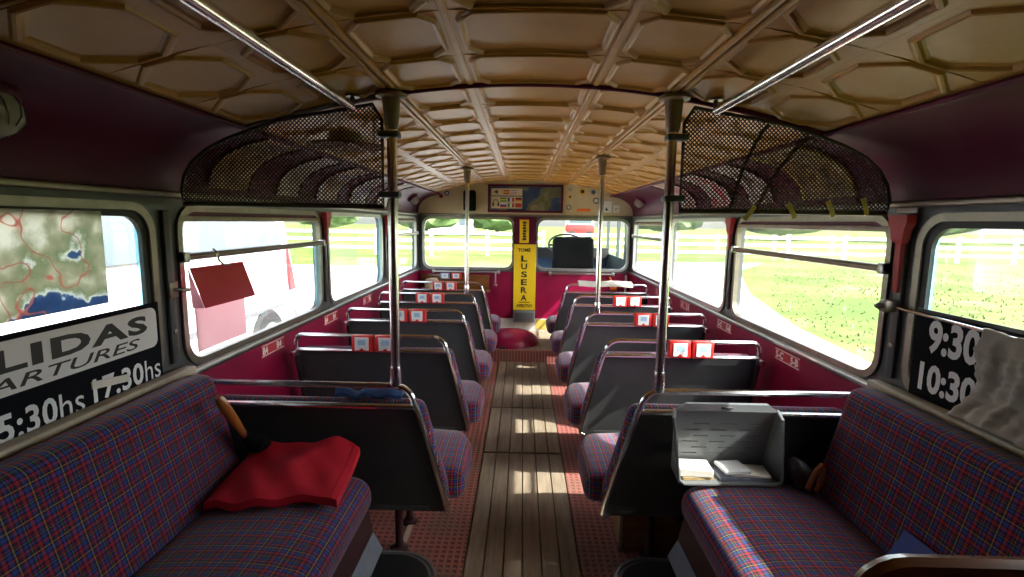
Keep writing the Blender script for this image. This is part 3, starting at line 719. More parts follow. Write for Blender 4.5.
# felt hat stored behind the left screen
hx, hy, hz = -.615, 1.72, 1.486
h = empty('felt_hat', (hx, hy, hz), 'brown hat with pale patterned crown stored behind the left mesh screen', 'hat')
MB().lathe([(.06, 0), (.125, .002), (.127, .007), (.062, .010)], Matrix.Translation((hx, hy, hz)), 24).build('brim', 'hat', h)
MB().lathe([(.060, .006), (.058, .03), (.048, .048), (.02, .055), (.002, .055)], Matrix.Translation((hx, hy, hz)), 24).build('crown', 'hatband', h)
rk = MB()
for dx in (-.06, .06): rk.tube([(hx+dx, 1.556, hz-.006), (hx+dx, 1.84, hz-.006), (hx+dx, 1.845, ceil_z(hx+dx)-.005)], .004, 6)
rk = rk.build('hat_rack', 'brushed', origin=(hx, 1.7, hz)); tag(rk, 'thin wire hat rack fixed behind the left mesh screen', 'rack')

# ================================================================== BULKHEAD FITTINGS
sg = MB().rbox((-.107, YB-.019, .338), (.122, YB-.0105, 1.022), .003, 1).build('enamel_sign', 'yellow', origin=(.008, YB-.015, .338)); tag(sg, 'tall yellow enamel sign with black LUSERA lettering on the bulkhead', 'sign')
pl_ = lambda x0, z0: (lambda u, v, d: (x0+u, YB-.019-d, z0+v))
for k, ch in enumerate('LUSERA'): lettering(ch, 'black', sg, pl_(-.03, .845-k*.082), .062, .062, bold=.03)
lettering('TOMÉ', 'black', sg, pl_(-.065, .945), .13, .045, bold=.04)
lettering('APERITIVO', 'black', sg, pl_(-.075, .365), .165, .034, bold=.04)
MB().box((-.05, YB-.0198, .415), (.065, YB-.0191, .423)).build('small_print', 'black', sg, smooth=False)
s2 = MB().rbox((-.052, YB-.019, 1.036), (.044, YB-.0105, 1.275), .003, 1).build('enamel_sign', 'yellow', origin=(0, YB-.015, 1.036)); tag(s2, 'small yellow sign with black upright lettering between the front windows', 'sign')
for k in range(7): MB().box((-.022+.004*(k % 2), YB-.0198, 1.065+k*.028), (.018-.003*(k % 3), YB-.0191, 1.085+k*.028)).build('small_print', 'black', s2, smooth=False)
gb = MB().rbox((-.105, YB-.06, .21), (.12, YB-.007, .335), .008, 2).build('heater_box', 'bumper', origin=(0, YB, .21)); tag(gb, 'dark grey metal box below the tall yellow sign', 'box')
MB().rbox((-.085, YB-.064, .228), (.10, YB-.059, .318), .004, 2).build('lid', 'grey', gb, origin=(0, YB, .21))
# framed picture with flags and coast map
yp = YB-.013
pc = empty('framed_picture', (0, yp, 1.345), 'maroon-framed picture of flags and a coast map above the front windows', 'picture')
MB().ring(rrect(-.38, .385, 1.345, 1.625, .002, 1), rrect(-.357, .362, 1.366, 1.604, .002, 1), fyz(yp-.022), fyz(yp)).build('frame', 'cove', pc, sharp=20)
MB().box((-.36, yp-.008, 1.364), (.365, yp-.001, 1.606)).build('print', print_sheet('coast_map_print', [(.36, (.015, .04, .10)), (.47, (.03, .07, .14)), (.50, (.16, .14, .10)), (.58, (.10, .12, .04)), (.7, (.30, .24, .18))], 5, 0, seed=5.1), pc, smooth=False)
def fplate(x0, z0, x1, z1, m, nm='flag_print', d=.0095): return MB().box((x0, yp-d, z0), (x1, yp-.008, z1)).build(nm, m, pc, smooth=False)
fplate(-.345, 1.515, -.03, 1.585, 'cream', 'card'); fplate(-.345, 1.385, -.03, 1.505, 'cream', 'card')
def flag(x, z, cols, vert=False, w_=.065, h_=.042):
    for k, c in enumerate(cols):
        q = 1/len(cols)
        if vert: fplate(x+w_*k*q, z, x+w_*(k+1)*q, z+h_, c, d=.0105)
        else: fplate(x, z+h_-h_*(k+1)*q, x+w_, z+h_-h_*k*q, c, d=.0105)
for nm, c in dict(f_red=(.45, .02, .03), f_yel=(.65, .42, .03), f_blue=(.02, .04, .28), f_green=(.03, .22, .06), f_white=(.6, .6, .6), f_mauve=(.32, .14, .26)).items(): MT[nm] = mat(nm, c, .5)
flag(-.225, 1.528, ['f_red', 'f_yel', 'f_red']); flag(-.15, 1.528, ['f_mauve', 'f_white', 'f_mauve', 'f_white', 'f_mauve'])
flag(-.255, 1.452, ['f_green', 'f_yel', 'f_green']); flag(-.178, 1.452, ['f_blue', 'f_white', 'f_red'], True); flag(-.10, 1.452, ['black', 'f_red', 'f_yel'])
flag(-.255, 1.397, ['f_white', 'f_blue', 'f_red']); flag(-.178, 1.397, ['f_green', 'f_white', 'f_red'], True); flag(-.10, 1.397, ['f_red', 'f_red'])
# loudspeaker and headphone pictograms
MB().slab([(-.315, 1.542), (-.30, 1.542), (-.28, 1.527), (-.28, 1.573), (-.30, 1.558), (-.315, 1.558)], fyz(yp-.0105), fyz(yp-.0094)).build('speaker_pictogram', 'black', pc)
MB().tube(arc((-.30, yp-.0098, 1.445), .027, -20, 200, 10, (1, 0, 0), (0, 0, 1)), .0035, 5).build('headphone_pictogram', 'black', pc)
for dx in (-.026, .026): MB().rbox((-.30+dx-.009, yp-.0108, 1.408), (-.30+dx+.009, yp-.0092, 1.44), .0006, 1).build('headphone_pictogram', 'black', pc)
# loudspeaker
spk = MB().rbox((-.625, YB-.10, 1.352), (-.50, YB-.013, 1.560), .02, 3).build('loudspeaker', 'speakercloth', origin=(-.56, YB-.05, 1.352)); tag(spk, 'small black loudspeaker mounted above the left front window', 'loudspeaker')
# stickers
stk = [(-.86, 1.50, .022, 'f_red', 'round red sticker on the cream panel near the left front window'), (-.80, 1.53, .025, 'f_blue', 'round blue and white sticker beside the red one'),
       (.455, 1.585, .016, 'bumper', 'small dark sticker at the top beside the picture'), (.455, 1.51, .02, 'f_yel', 'orange crest sticker right of the picture'), (.445, 1.405, .026, 'bumper', 'oval grey sticker low beside the picture'),
       (.58, 1.565, .036, 'f_yel', 'oval yellow sticker on the right of the cream panel'), (.69, 1.56, .028, 'paper_blue', 'dark blue round sticker on the right of the cream panel'), (.72, 1.475, .034, 'bumper', 'round grey badge sticker behind the right pole')]
for x, z, r, m_, lb in stk:
    o = MB().lathe([(r, 0), (r, .0012), (r*.6, .0014)], Matrix.Translation((x, YB-.0124, z)) @ Matrix.Rotation(R(90), 4, 'X'), 16).build('sticker', m_, origin=(x, YB-.012, z)); tag(o, lb, 'sticker', 'stickers on the cream panel')
    MB().lathe([(r*.55, .0013), (r*.55, .0018)], Matrix.Translation((x, YB-.0124, z)) @ Matrix.Rotation(R(90), 4, 'X'), 12).build('emblem', 'f_white' if m_ in ('f_blue', 'bumper') else 'black', o, origin=(x, YB-.012, z))
for x0, z0, x1, z1, m_, lb in [(.53, 1.365, .665, 1.395, 'amber', 'long orange sticker on the right of the cream panel'), (.80, 1.36, .88, 1.47, 'white_plastic', 'white leaflet with dark bird mark on the cream panel'), (.90, 1.36, .96, 1.43, 'white_plastic', 'small white card with coloured squares near the right cove')]:
    o = MB().box((x0, YB-.0138, z0), (x1, YB-.0122, z1)).build('sticker', m_, origin=(x0, YB-.012, z0), smooth=False); tag(o, lb, 'sticker', 'stickers on the cream panel')
    if m_ == 'white_plastic':
        q = ['f_red', 'f_yel', 'f_green', 'f_blue'] if x0 > .85 else ['black']
        for k, c in enumerate(q): MB().slab([(x0+.014+.016*(k % 2), z0+.018+.018*(k//2)), (x0+.028+.016*(k % 2)+(.02 if len(q) == 1 else 0), z0+.018+.018*(k//2)), (x0+.024+.016*(k % 2), z0+.034+.018*(k//2)+(.02 if len(q) == 1 else 0))], fyz(YB-.0145), fyz(YB-.0137)).build('emblem', c, o, origin=(x0, YB-.012, z0))
# shelf under the left front window
sh = empty('bulkhead_shelf', (-.72, YB-.12, .55), 'curved wooden tray shelf below the left front window', 'shelf')
MB().slab(rrect(-1.08, -.34, YB-.24, YB-.003, .06, 4), lambda p: (p[0], p[1], .545), lambda p: (p[0], p[1], .565)).build('board', 'varnish', sh)
MB().rbox((-1.07, YB-.022, .565), (-.36, YB-.003, .70), .004, 2).build('back_board', 'varnish', sh)
MB().rbox((-.95, YB-.045, .722), (-.25, YB-.012, .738), .005, 2).build('rail', 'alu', sh)
for x in (-.94, -.26): MB().rbox((x-.012, YB-.05, .715), (x+.012, YB-.003, .748), .004, 2).build('rail_bracket', 'alu', sh)
MB().tube([(-.295, YB-.03, .72), (-.295, YB-.03, .60)], .008, 8).build('handle', 'alu', sh); MB().lathe([(.02, 0), (.02, .012), (.008, .02)], Matrix.Translation((-.295, YB-.03, .59)), 12).build('handle_foot', 'alu', sh)
hb = empty('straw_hat', (-.93, YB-.146, .567), 'beige straw hat lying on the bulkhead shelf', 'hat')
mxh = Matrix.Translation((-.93, YB-.146, .567)) @ Matrix.Rotation(R(-6), 4, 'Y')
MB().lathe([(.07, .0), (.115, .004), (.118, .01), (.075, .016)], mxh, 24).build('brim', 'straw', hb); MB().lathe([(.076, .01), (.072, .07), (.055, .10), (.002, .108)], mxh, 24).build('crown', 'straw', hb)
for k, x in enumerate((-.815, -.70)):
    a_ = MB().rbox((x-.05, YB-.07, .656), (x+.05, YB-.023, .735-.018), .006, 2).build('audio_unit', 'red_plastic' if k else 'paper_blue', origin=(x, YB-.05, .656)); tag(a_, ('left blue-edged' if k == 0 else 'right red-edged')+' audio unit mounted over the bulkhead shelf', 'audio unit', 'bulkhead audio units')
    MB().rbox((x-.033, YB-.074, .664), (x+.033, YB-.0695, .711), .001, 1).build('face_plate', 'white_plastic', a_, origin=(x, YB-.05, .656)); MB().box((x-.016, YB-.0752, .68), (x+.016, YB-.0739, .702)).build('display', 'screen', a_, origin=(x, YB-.05, .656), smooth=False)
# rail, hammer and rod on the right of the bulkhead
gr = empty('bulkhead_rail', (.58, YB, .72), 'white grab rail below the right front window', 'rail')
MB().tube([(.27, YB-.035, .725), (.93, YB-.035, .725)], .010, 8).build('bar', 'alu', gr)
for x in (.27, .92): MB().rbox((x-.014, YB-.045, .705), (x+.014, YB-.001, .745), .004, 2).build('bracket', 'alu', gr)
hm = empty('emergency_hammer', (.915, YB-.06, .60), 'orange emergency hammer hanging on the bulkhead at right', 'hammer')
MB().tube([(.885, YB-.03, .70), (.905, YB-.03, .655), (.925, YB-.03, .60)], [.010, .013, .016], 8).build('handle', 'amber', hm); MB().rbox((.895, YB-.045, .565), (.96, YB-.015, .60), .005, 2).build('head', 'amber', hm)
rd = MB().tube([(1.055, YB-.02, .72), (1.055, YB-.02, .52)], .012, 8).build('white_rod', 'white_plastic', origin=(1.055, YB-.02, .52)); tag(rd, 'short white upright rod in the right bulkhead corner', 'rod')
# grey cloth on the frontmost right seat
cl = MB().grid(lambda u, v: (.45+.45*u, 4.24+.08*math.sin(math.pi*(v-.5))*.8, .752+.004*math.sin(9*u+2)+.014*math.cos(math.pi*(v-.5))-.05*abs(v-.5)), 18, 8, (0, 0, .003)).build('grey_cover', 'towel', origin=(.7, 4.25, .74)); tag(cl, 'pale grey cover draped over the frontmost right seat rail', 'cover')

# ================================================================== WALL PLATES, BRACKETS, HANDLES
def wall_plate(s, y, txt, label):
    x = s*(HW-.0015); sgn = -s
    o = MB().box((min(x, s*HW), y-.10, .670), (max(x, s*HW), y+.10, .724)).build('seat_plate', 'f_red', origin=(x, y, .672), smooth=False); tag(o, label, 'plate', 'red seat plates')
    pr = (lambda y0, z0: (lambda u, v, d: (x-s*d, y0-s*u, z0+v)))
    for k, tt in enumerate(txt): lettering(tt, 'white', o, pr(y+s*.09, .681), None, .032, bold=.04) if k == 0 else lettering(tt, 'white', o, pr(y-s*.03, .681), None, .032, bold=.04)
    MB().box((min(x-s*.0008, x), y-.098, .717), (max(x-s*.0008, x), y+.098, .720)).build('border_line', 'white', o, origin=(x, y, .672), smooth=False)
    MB().box((min(x-s*.0008, x), y-.098, .674), (max(x-s*.0008, x), y+.098, .677)).build('border_line', 'white', o, origin=(x, y, .672), smooth=False)
nr = ['nearest', 'second', 'third', 'farthest']
for k, y in enumerate((2.13, 2.80, 3.48, 4.15)):
    wall_plate(-1, y, ('B4', 'B4'), f'small red seat plate under the left windows, {nr[k]} from the camera')
    wall_plate(1, y-.03, ('5-C', '5-B'), f'small red seat plate under the right windows, {nr[k]} from the camera')
def pillar_bracket(s, y, label, big=1):
    x = s*(HW-.014)
    o = empty('pillar_bracket', (x, y, 1.06), label, 'bracket', 'red pillar brackets')
    g = lambda z, hw, dp: [(s*(HW-.014), y-hw, z), (s*(HW-.014), y+hw, z), (s*(HW-.014-dp), y+hw*.8, z), (s*(HW-.014-dp), y-hw*.8, z)]
    MB().loft([g(1.286, .046, .022), g(1.262, .046, .022), g(1.245, .034, .02), g(1.215, .028, .018), g(1.205, .018, .013)]).build('cap', 'f_red', o, sharp=30)
    MB().loft([g(1.206, .015, .012), g(1.06 if big else 1.12, .010, .008)]).build('strap', 'f_red', o, sharp=30)
for s, nm in ((-1, 'left'), (1, 'right')):
    for k, y in enumerate((1.5075, 2.73, 3.95)):
        if s < 0 and k == 0: continue
        pillar_bracket(s, y, f'red tapered bracket at the top of the {nm} window pillar, {["nearest", "second", "farthest"][k]}', k == 0)
o = MB().box((1.082, 1.46, 1.292), (1.0845, 1.54, 1.306)).build('paper_label', 'paper', origin=(1.083, 1.5, 1.292), smooth=False); tag(o, 'tiny white paper label above the red bracket on the right pillar', 'label')
# window rod with towel on the right
tr_ = empty('curtain_rod', (1.07, .8, 1.01), 'thin metal rod across the right poster window', 'rod')
MB().tube([(1.072, 1.512, 1.018), (1.072, .62, .997)], .0045, 8).build('rod', 'chrome', tr_)
MB().rbox((1.05, 1.497, 1.0), (1.087, 1.527, 1.036), .005, 2).build('rod_bracket', 'brushed', tr_); MB().lathe([(.008, 0), (.011, .008), (.004, .02)], Matrix.Translation((1.05, 1.512, 1.018)) @ Matrix.Rotation(R(-90), 4, 'Y'), 10).build('wing_nut', 'brushed', tr_)
def towel(u, v):
    y = 1.186-.40*u; zt = 1.023-(1.512-y)*.0234
    b = .797+.006*math.sin(u*7)
    fold = .006*math.sin(u*23+3*v)+.004*math.sin(u*61+v*7)+.003*math.sin(v*27+u*19)+.002*math.sin(v*71-u*43)
    if v < .06: return (1.080-.012*v/.06, y, zt-.03+.035*v/.06)
    t = (v-.06)/.94
    x = 1.064-.006*math.sin(t*math.pi)-fold*min(1, t*4)-.05*max(0, t-.75)/.25
    return (x, y+.012*math.sin(t*9)*t*(1-u), zt+.005-(zt-b)*t+fold*.3)
tw = MB().grid(towel, 60, 44, (-.004, 0, 0)).build('towel', 'towel', origin=(1.06, 1.0, .75), sharp=180); tag(tw, 'grey-white cloth towel hung over the rod in the right window', 'towel')
# latches on near left pillar
lt = empty('pillar_latch', (-1.08, 1.508, 1.03), 'small brass latch with screws on the near left window pillar', 'latch')
MB().rbox((-1.09, 1.49, 1.005), (-1.08, 1.526, 1.055), .003, 2).build('plate', 'brushed', lt); MB().tube([(-1.08, 1.508, 1.03), (-1.055, 1.508, 1.03), (-1.05, 1.53, 1.028)], .006, 8).build('hook', 'brushed', lt)

# ================================================================== POSTERS IN THE NEAR WINDOWS
XL = -1.0875
pb = empty('departures_poster', (XL, .8, .755), 'black and white departures poster with times in the near left window', 'poster')
MB().box((XL-.002, .69, .752), (XL, 1.443, 1.004)).build('sheet', 'posterblack', pb, smooth=False)
MB().slab(rrect(.71, 1.430, .876, .991, .022, 4), lambda p: (XL+.0002, p[0], p[1]), lambda p: (XL+.0014, p[0], p[1])).build('white_field', 'posterwhite', pb)
pL = lambda y0, z0: (lambda u, v, d: (XL+.0014+d, y0+u, z0+v))
lettering('SALIDAS', 'black', pb, pL(.775, .924), .617, .050, bold=.04, space=1.12)
lettering('DEPARTURES', 'black', pb, pL(.781, .886), .58, .028, bold=.008, shear=.25)
lettering('17:30', 'letterwhite', pb, pL(1.196, .784), .168, .062, bold=.025, space=1.06); lettering('hs', 'letterwhite', pb, pL(1.371, .784), .060, .060, bold=.0)
lettering('15:30', 'letterwhite', pb, pL(.935, .777), .162, .064, bold=.025, space=1.06); lettering('hs', 'letterwhite', pb, pL(1.103, .777), .066, .062, bold=.0)
tp = MB().rbox((XL+.002, 1.19, .822), (XL+.006, 1.31, .842), .001, 1, 0, lambda c: Vector((c.x, c.y, c.z-.13*(c.y-1.19)))).build('paper_tape', 'paper', origin=(XL, 1.25, .82)); tag(tp, 'strip of crumpled white tape stuck over the 17:30 lettering', 'tape')
mp_ = MB().box((XL-.0025, .69, 1.028), (XL, 1.27, 1.262)).build('map_sheet', 'mapsheet', origin=(XL, .7, 1.03), smooth=False); tag(mp_, 'translucent aerial coast map fixed in the near left window', 'map')
MB().box((XL-.004, .98, 1.03), (XL-.0026, .984, 1.25)).build('fold_line', 'paper_tan', mp_, origin=(XL, .7, 1.03), smooth=False)
XR = 1.0855
pr_ = empty('times_poster', (XR, .8, .775), 'black poster with white times 9:30 and 10:30 in the near right window', 'poster')
MB().box((XR, .69, .782), (XR+.002, 1.419, 1.026)).build('sheet', 'posterblack', pr_, smooth=False)
MB().box((XR-.001, .69, 1.020), (XR+.003, 1.421, 1.029)).build('sheet_edge', 'dark', pr_, smooth=False)
pRr = lambda y0, z0: (lambda u, v, d: (XR-d, y0-u, z0+v))
lettering('9:30', 'letterwhite', pr_, pRr(1.372, .914), .157, .092, bold=.035); lettering('hs', 'letterwhite', pr_, pRr(1.21, .914), .07, .084)
lettering('10:30', 'letterwhite', pr_, pRr(1.388, .806), .178, .080, bold=.035); lettering('hs', 'letterwhite', pr_, pRr(1.21, .803), .07, .076)
# pink sheet with red flap hanging on the left transom
ps = empty('hanging_leaflet_holder', (-1.05, 1.70, .82), 'pink sheet with glossy red flap hooked on the left window bar', 'holder')
MB().grid(lambda u, v: (-1.066-.004*math.sin(u*3), 1.575+.29*u+.006*v, 1.0-.185*v), 6, 6, (-.002, 0, 0)).build('sheet', 'sheetpink', ps)
MB().grid(lambda u, v: (-1.062+.035*v, 1.555+.30*u+.012*v, 1.092-.002*u-.128*v), 4, 4, (.003, 0, 0)).build('red_flap', 'flapred', ps)
for yy in (1.553, 1.862): MB().grid(lambda u, v: (-1.066+.037*v*u, yy+.012*v, 1.092-.128*v), 3, 4, (0, .003, 0)).build('side_flap', 'sheetpink', ps)
MB().tube([(-1.072, 1.70, 1.145), (-1.060, 1.70, 1.135), (-1.060, 1.71, 1.105), (-1.055, 1.73, 1.088), (-1.045, 1.75, 1.088)], .004, 6).build('hook', 'chrome', ps)

# ================================================================== THINGS LYING ABOUT
# red cloth bag on the left bench
quad = [Vector((-.855, 1.228)), Vector((-.512, 1.275)), Vector((-.520, 1.496)), Vector((-.868, 1.496))]
def bag(u, v, top):
    a = quad[0].lerp(quad[1], u); b = quad[3].lerp(quad[2], u); p = a.lerp(b, v)
    e = min(1, 4*min(u, 1-u, v+.1, 1.2-v)); e = max(0, e*(2-e))
    base = .476
    h = .016+(.018+.062*v**1.1*(.65+.35*u))*(.45+.55*e)+.010*e*math.exp(-((u-.5)**2+(v-.45)**2)*18)+.005*e*math.sin(9*u-7*v+1)+.003*e*math.sin(21*u+11*v)
    wob = .010*math.sin(8*u+2)
    ed = min(1, 6*min(u, 1-u, v, 1-v)); ed = ed*(2-ed)
    h += .007*e*math.sin(3.2*(u*6+v*2.5))*math.exp(-((v-.3)**2)*9)+.016*e*math.exp(-((u-.42-.35*v)**2)*60)*(1-.6*v)
    h += .014*max(0, u-.75)*4*max(0, v-.6)*2.5
    lowr = h-.022-(h-.022)*ed
    return (p.x, p.y+wob*(1-v), base+(h if top else max(0, lowr)))
mb = MB(); mb.grid(lambda u, v: bag(u, v, True), 30, 24); mb.grid(lambda u, v: bag(u, v, False), 30, 24)
rim = [(i/30, 0) for i in range(31)]+[(1, j/24) for j in range(1, 25)]+[(i/30, 1) for i in range(29, -1, -1)]+[(0, j/24) for j in range(23, 0, -1)]
mb.loft([[bag(u, v, True) for u, v in rim], [bag(u, v, False) for u, v in rim]], cap=False)
bg_ = mb.build('cloth_bag', 'bagred', origin=(-.7, 1.36, .474), sharp=70); tag(bg_, 'red cotton cloth bag lying on the left tartan bench', 'bag')
MB().tube([(p[0], p[1], p[2]+.001) for p in [bag(.95, v/20, True) for v in range(21)]], .0018, 5).build('hem', 'bagred', bg_, origin=(-.7, 1.36, .474))
# umbrella leaning in the corner
um = empty('umbrella', (-.8, 1.46, .47), 'black folded umbrella with wooden handle leaning in the bench corner', 'umbrella')
ua, ub = Vector((-.868, 1.352, .748)), Vector((-.848, 1.425, .615))
d_ = (ub-ua).normalized()
MB().tube([ua-d_*.004, ua+d_*.01, ua+d_*.05, ua+d_*.11, ub-d_*.008, ub], [.008, .0135, .0155, .014, .011, .010], 12).build('handle', 'handlewood', um)
MB().tube([ub, ub+d_*.015], .0115, 10).build('ferrule', 'chrome', um)
MB().tube([ub+d_*.012, ub+d_*.05+Vector((.01, .01, 0)), Vector((-.822, 1.462, .565)), Vector((-.80, 1.485, .545))], [.012, .03, .03, .012], 10).build('canopy', 'speakercloth', um)
# blue garment over nearest left seat back
gm = MB().grid(lambda u, v: (-.63+.22*u, 1.585+.05*v+.006*math.sin(12*u), .684+.012*math.sin(math.pi*v)*(1+.5*math.sin(9*u+2))+.008*math.sin(17*u)*math.sin(math.pi*u)-.03*max(0, v-.75)), 24, 8, (0, 0, -.012)).build('blue_garment', 'bluecloth', origin=(-.5, 1.6, .68)); tag(gm, 'crumpled blue garment lying on top of the nearest left seat back', 'garment')
# plastic tray with leaflets on the right bench
ty = empty('plastic_tray', (.575, 1.45, .47), 'frosted grey plastic tray with slots standing open on the right bench end', 'tray')
# open box: back leaning on the seat back, mouth towards the camera
def tq(u, v): return Vector((.428+.30*u, 1.495+.0*v, .488+.215*v))
mb = MB()
B0, B1 = Vector((.465, 1.545, .478)), Vector((.752, 1.545, .478)); T0, T1 = Vector((.452, 1.497, .690)), Vector((.762, 1.497, .690))
F0, F1 = Vector((.458, 1.440, .480)), Vector((.762, 1.440, .482)); G0, G1 = Vector((.436, 1.452, .680)), Vector((.756, 1.452, .680))
# back wall built as slats leaving slots
rowsn = 6
def bw(u, v): return (B0.lerp(B1, u)).lerp(T0.lerp(T1, u), v)
def patch(mb, u0, u1, v0, v1, th=.004): mb.slab([(u0, v0), (u1, v0), (u1, v1), (u0, v1)], lambda p: bw(*p), lambda p: bw(*p)+Vector((0, th, 0)))
mb = MB(); patch(mb, 0, 1, 0, .26)
for k in range(6):
    v0 = .26+k*.10; patch(mb, 0, 1, v0+.018, v0+.10)
    off = .10 if k % 2 else 0
    cuts = [(.10+off, .26+off), (.38+off, .54+off), (.66+off, .80+off)]; u = 0
    for a, b in cuts: patch(mb, u, a, v0, v0+.018); u = b
    patch(mb, u, 1, v0, v0+.018)
patch(mb, 0, 1, .86, 1)
mb.build('back_wall', 'tray', ty, smooth=False)
MB().loft([[B0, F0, G0, T0], [B0+Vector((.004, 0, 0)), F0+Vector((.004, 0, 0)), G0+Vector((.004, 0, 0)), T0+Vector((.004, 0, 0))]]).build('side_wall', 'tray', ty, smooth=False)
MB().loft([[B1, F1, G1, T1], [B1-Vector((.004, 0, 0)), F1-Vector((.004, 0, 0)), G1-Vector((.004, 0, 0)), T1-Vector((.004, 0, 0))]]).build('side_wall', 'tray', ty, smooth=False)
MB().loft([[B0, B1, F1, F0], [p+Vector((0, 0, .004)) for p in (B0, B1, F1, F0)]]).build('bottom', 'tray', ty, smooth=False)
MB().tube([T0, G0, F0+Vector((.0, 0, .012)), F0+Vector((.015, 0, 0)), F1-Vector((.015, 0, 0)), F1+Vector((0, 0, .012)), G1, T1], .0055, 8).build('rim', 'tray', ty)
MB().slab([(0, 0), (1, 0), (.9, 1), (.1, 1)], lambda p: T0.lerp(T1, p[0])+Vector((0, -.012, .0+.022*p[1])), lambda p: T0.lerp(T1, p[0])+Vector((0, .004, .0+.022*p[1]))).build('back_lip', 'tray', ty, smooth=False)
MB().tube([T0.lerp(T1, .44)+Vector((0, -.014, .012)), T0.lerp(T1, .54)+Vector((0, -.014, .012))], .004, 6).build('grip_slot', 'dark', ty)
lf = [(.470, .565, .4835, .010, 'paper_tan', 4, 'tan printed leaflet at the bottom left of the tray'), (.467, .566, .4945, .022, 'paper', -3, 'white block of leaflets on the left in the tray'),
      (.585, .735, .4835, .012, 'paper_blue', 2, 'dark blue leaflets at the right bottom of the tray'), (.625, .740, .4965, .008, 'paper', -5, 'cream leaflet lying on top at the right of the tray'), (.595, .675, .5055, .010, 'letterwhite', 8, 'grey-white folded paper on the leaflets in the tray')]
for x0, x1, z0, h_, m_, a, lb in lf:
    o = MB().rbox((x0, 1.452, z0), (x1, 1.526, z0+h_), .0015, 1, 0, lambda c: Vector(((c.x-(x0+x1)/2)*math.cos(R(a))-(c.y-1.489)*math.sin(R(a))+(x0+x1)/2, (c.x-(x0+x1)/2)*math.sin(R(a))+(c.y-1.489)*math.cos(R(a))+1.489, c.z))).build('leaflet_stack', m_, origin=((x0+x1)/2, 1.489, z0)); tag(o, lb, 'leaflets', 'leaflets in the tray')
# dark leather bag with brown handle behind the tray
hb_ = empty('leather_handbag', (.82, 1.44, .468), 'dark handbag with tan leather handle between tray and bench back', 'handbag')
MB().rbox((.785, 1.405, .476), (.858, 1.485, .565), .03, 4, 2, lambda c: Vector((c.x+.01*math.sin(c.z*30), c.y, c.z-.02*abs(c.x-.81)/.05))).build('body', 'dark', hb_)
MB().tube([(.812, 1.392, .498), (.818, 1.384, .535), (.828, 1.382, .562), (.840, 1.384, .575), (.848, 1.388, .560), (.846, 1.392, .52), (.838, 1.394, .49)], .007, 8).build('handle', 'brownleather', hb_)
# blue leaflet corner on the right bench
bl_ = MB().slab([(1.135, .477), (.985, .477), (.985, .555), (1.115, .552)], lambda p: (.858+.25*(p[1]-.47), p[0], p[1]), lambda p: (.861+.25*(p[1]-.47), p[0], p[1])).build('blue_leaflet', 'blueprint', origin=(.86, 1.06, .47)); tag(bl_, 'blue folded leaflet corner resting against the right bench back', 'leaflet')
# wooden box under nearest right seat
bx = empty('wooden_box', (.56, 1.92, .0), 'plain orange-brown wooden box under the nearest right seat', 'box')
MB().rbox((.37, 1.815, .001), (.76, 1.945, .205), .003, 1).build('body', 'boxwood', bx)
MB().rbox((.585, 1.812, .125), (.66, 1.8156, .150), .001, 1).build('hand_hole', 'dark', bx)
MB().rbox((.365, 1.808, .001), (.378, 1.8145, .205), .002, 1).build('edge_strip', 'cream_dirty', bx)

# ================================================================== DRIVER'S CAB
cb = MB().box((.0, 5.30, -.30), (1.12, 6.75, .40)).build('trim_3', 'cab', smooth=False); tag(cb, 'driver cab floor and lower shell beyond the bulkhead', None, kind='structure')
MB().box((1.09, 5.30, .40), (1.12, 6.75, .86)).build('cab_side', 'cab', cb, smooth=False)
MB().box((1.09, 5.30, .86), (1.12, 5.58, 1.40)).build('cab_sun_blocker', 'cab', cb, smooth=False)  # added panel, blocks the sun from the driver seat back
MB().box((.0, 6.72, .40), (1.12, 6.75, .92)).build('cab_front', 'bluepanel', cb, smooth=False)
MB().box((.0, 5.30, .40), (.03, 6.75, .92)).build('engine_side', 'bluepanel', cb, smooth=False)
MB().box((-.02, 5.30, 1.40), (1.14, 6.8, 1.46)).build('cab_roof', 'cab', cb, smooth=False)
for x, y in ((1.09, 6.72), (1.09, 6.0), (.0, 6.72)): MB().box((x, y, .8), (x+.035, y+.035, 1.42)).build('cab_post', 'cab', cb, smooth=False)
MB().box((.03, 6.55, .80), (1.09, 6.72, .93)).build('dashboard', 'dark', cb, smooth=False)
ds = empty('driver_seat', (.54, 5.8, .40), 'dark driver seat back seen through the right front window', 'seat')
MB().rbox((.315, 5.62, .62), (.775, 5.74, 1.092), .05, 4).build('backrest', 'speakercloth', ds); MB().rbox((.315, 5.66, .55), (.775, 6.1, .66), .03, 3).build('seat_cushion', 'dark', ds); MB().rbox((.40, 5.72, .401), (.69, 6.02, .55), .01, 2).build('pedestal', 'dark', ds)
sw = empty('steering_wheel', (.54, 6.4, .95), 'black steering wheel beyond the driver seat', 'steering wheel')
MB().tube([Vector((.54, 6.4, .97))+Vector((.23*math.cos(2*math.pi*k/24), .17*math.sin(2*math.pi*k/24), .13*math.sin(2*math.pi*k/24))) for k in range(24)], .012, 8, True).build('wheel_rim', 'dark', sw); MB().tube([(.54, 6.4, .97), (.54, 6.6, .72)], .02, 8).build('column', 'dark', sw); MB().tube([(.31, 6.4, .97), (.77, 6.4, .97)], .012, 8).build('spoke', 'dark', sw)

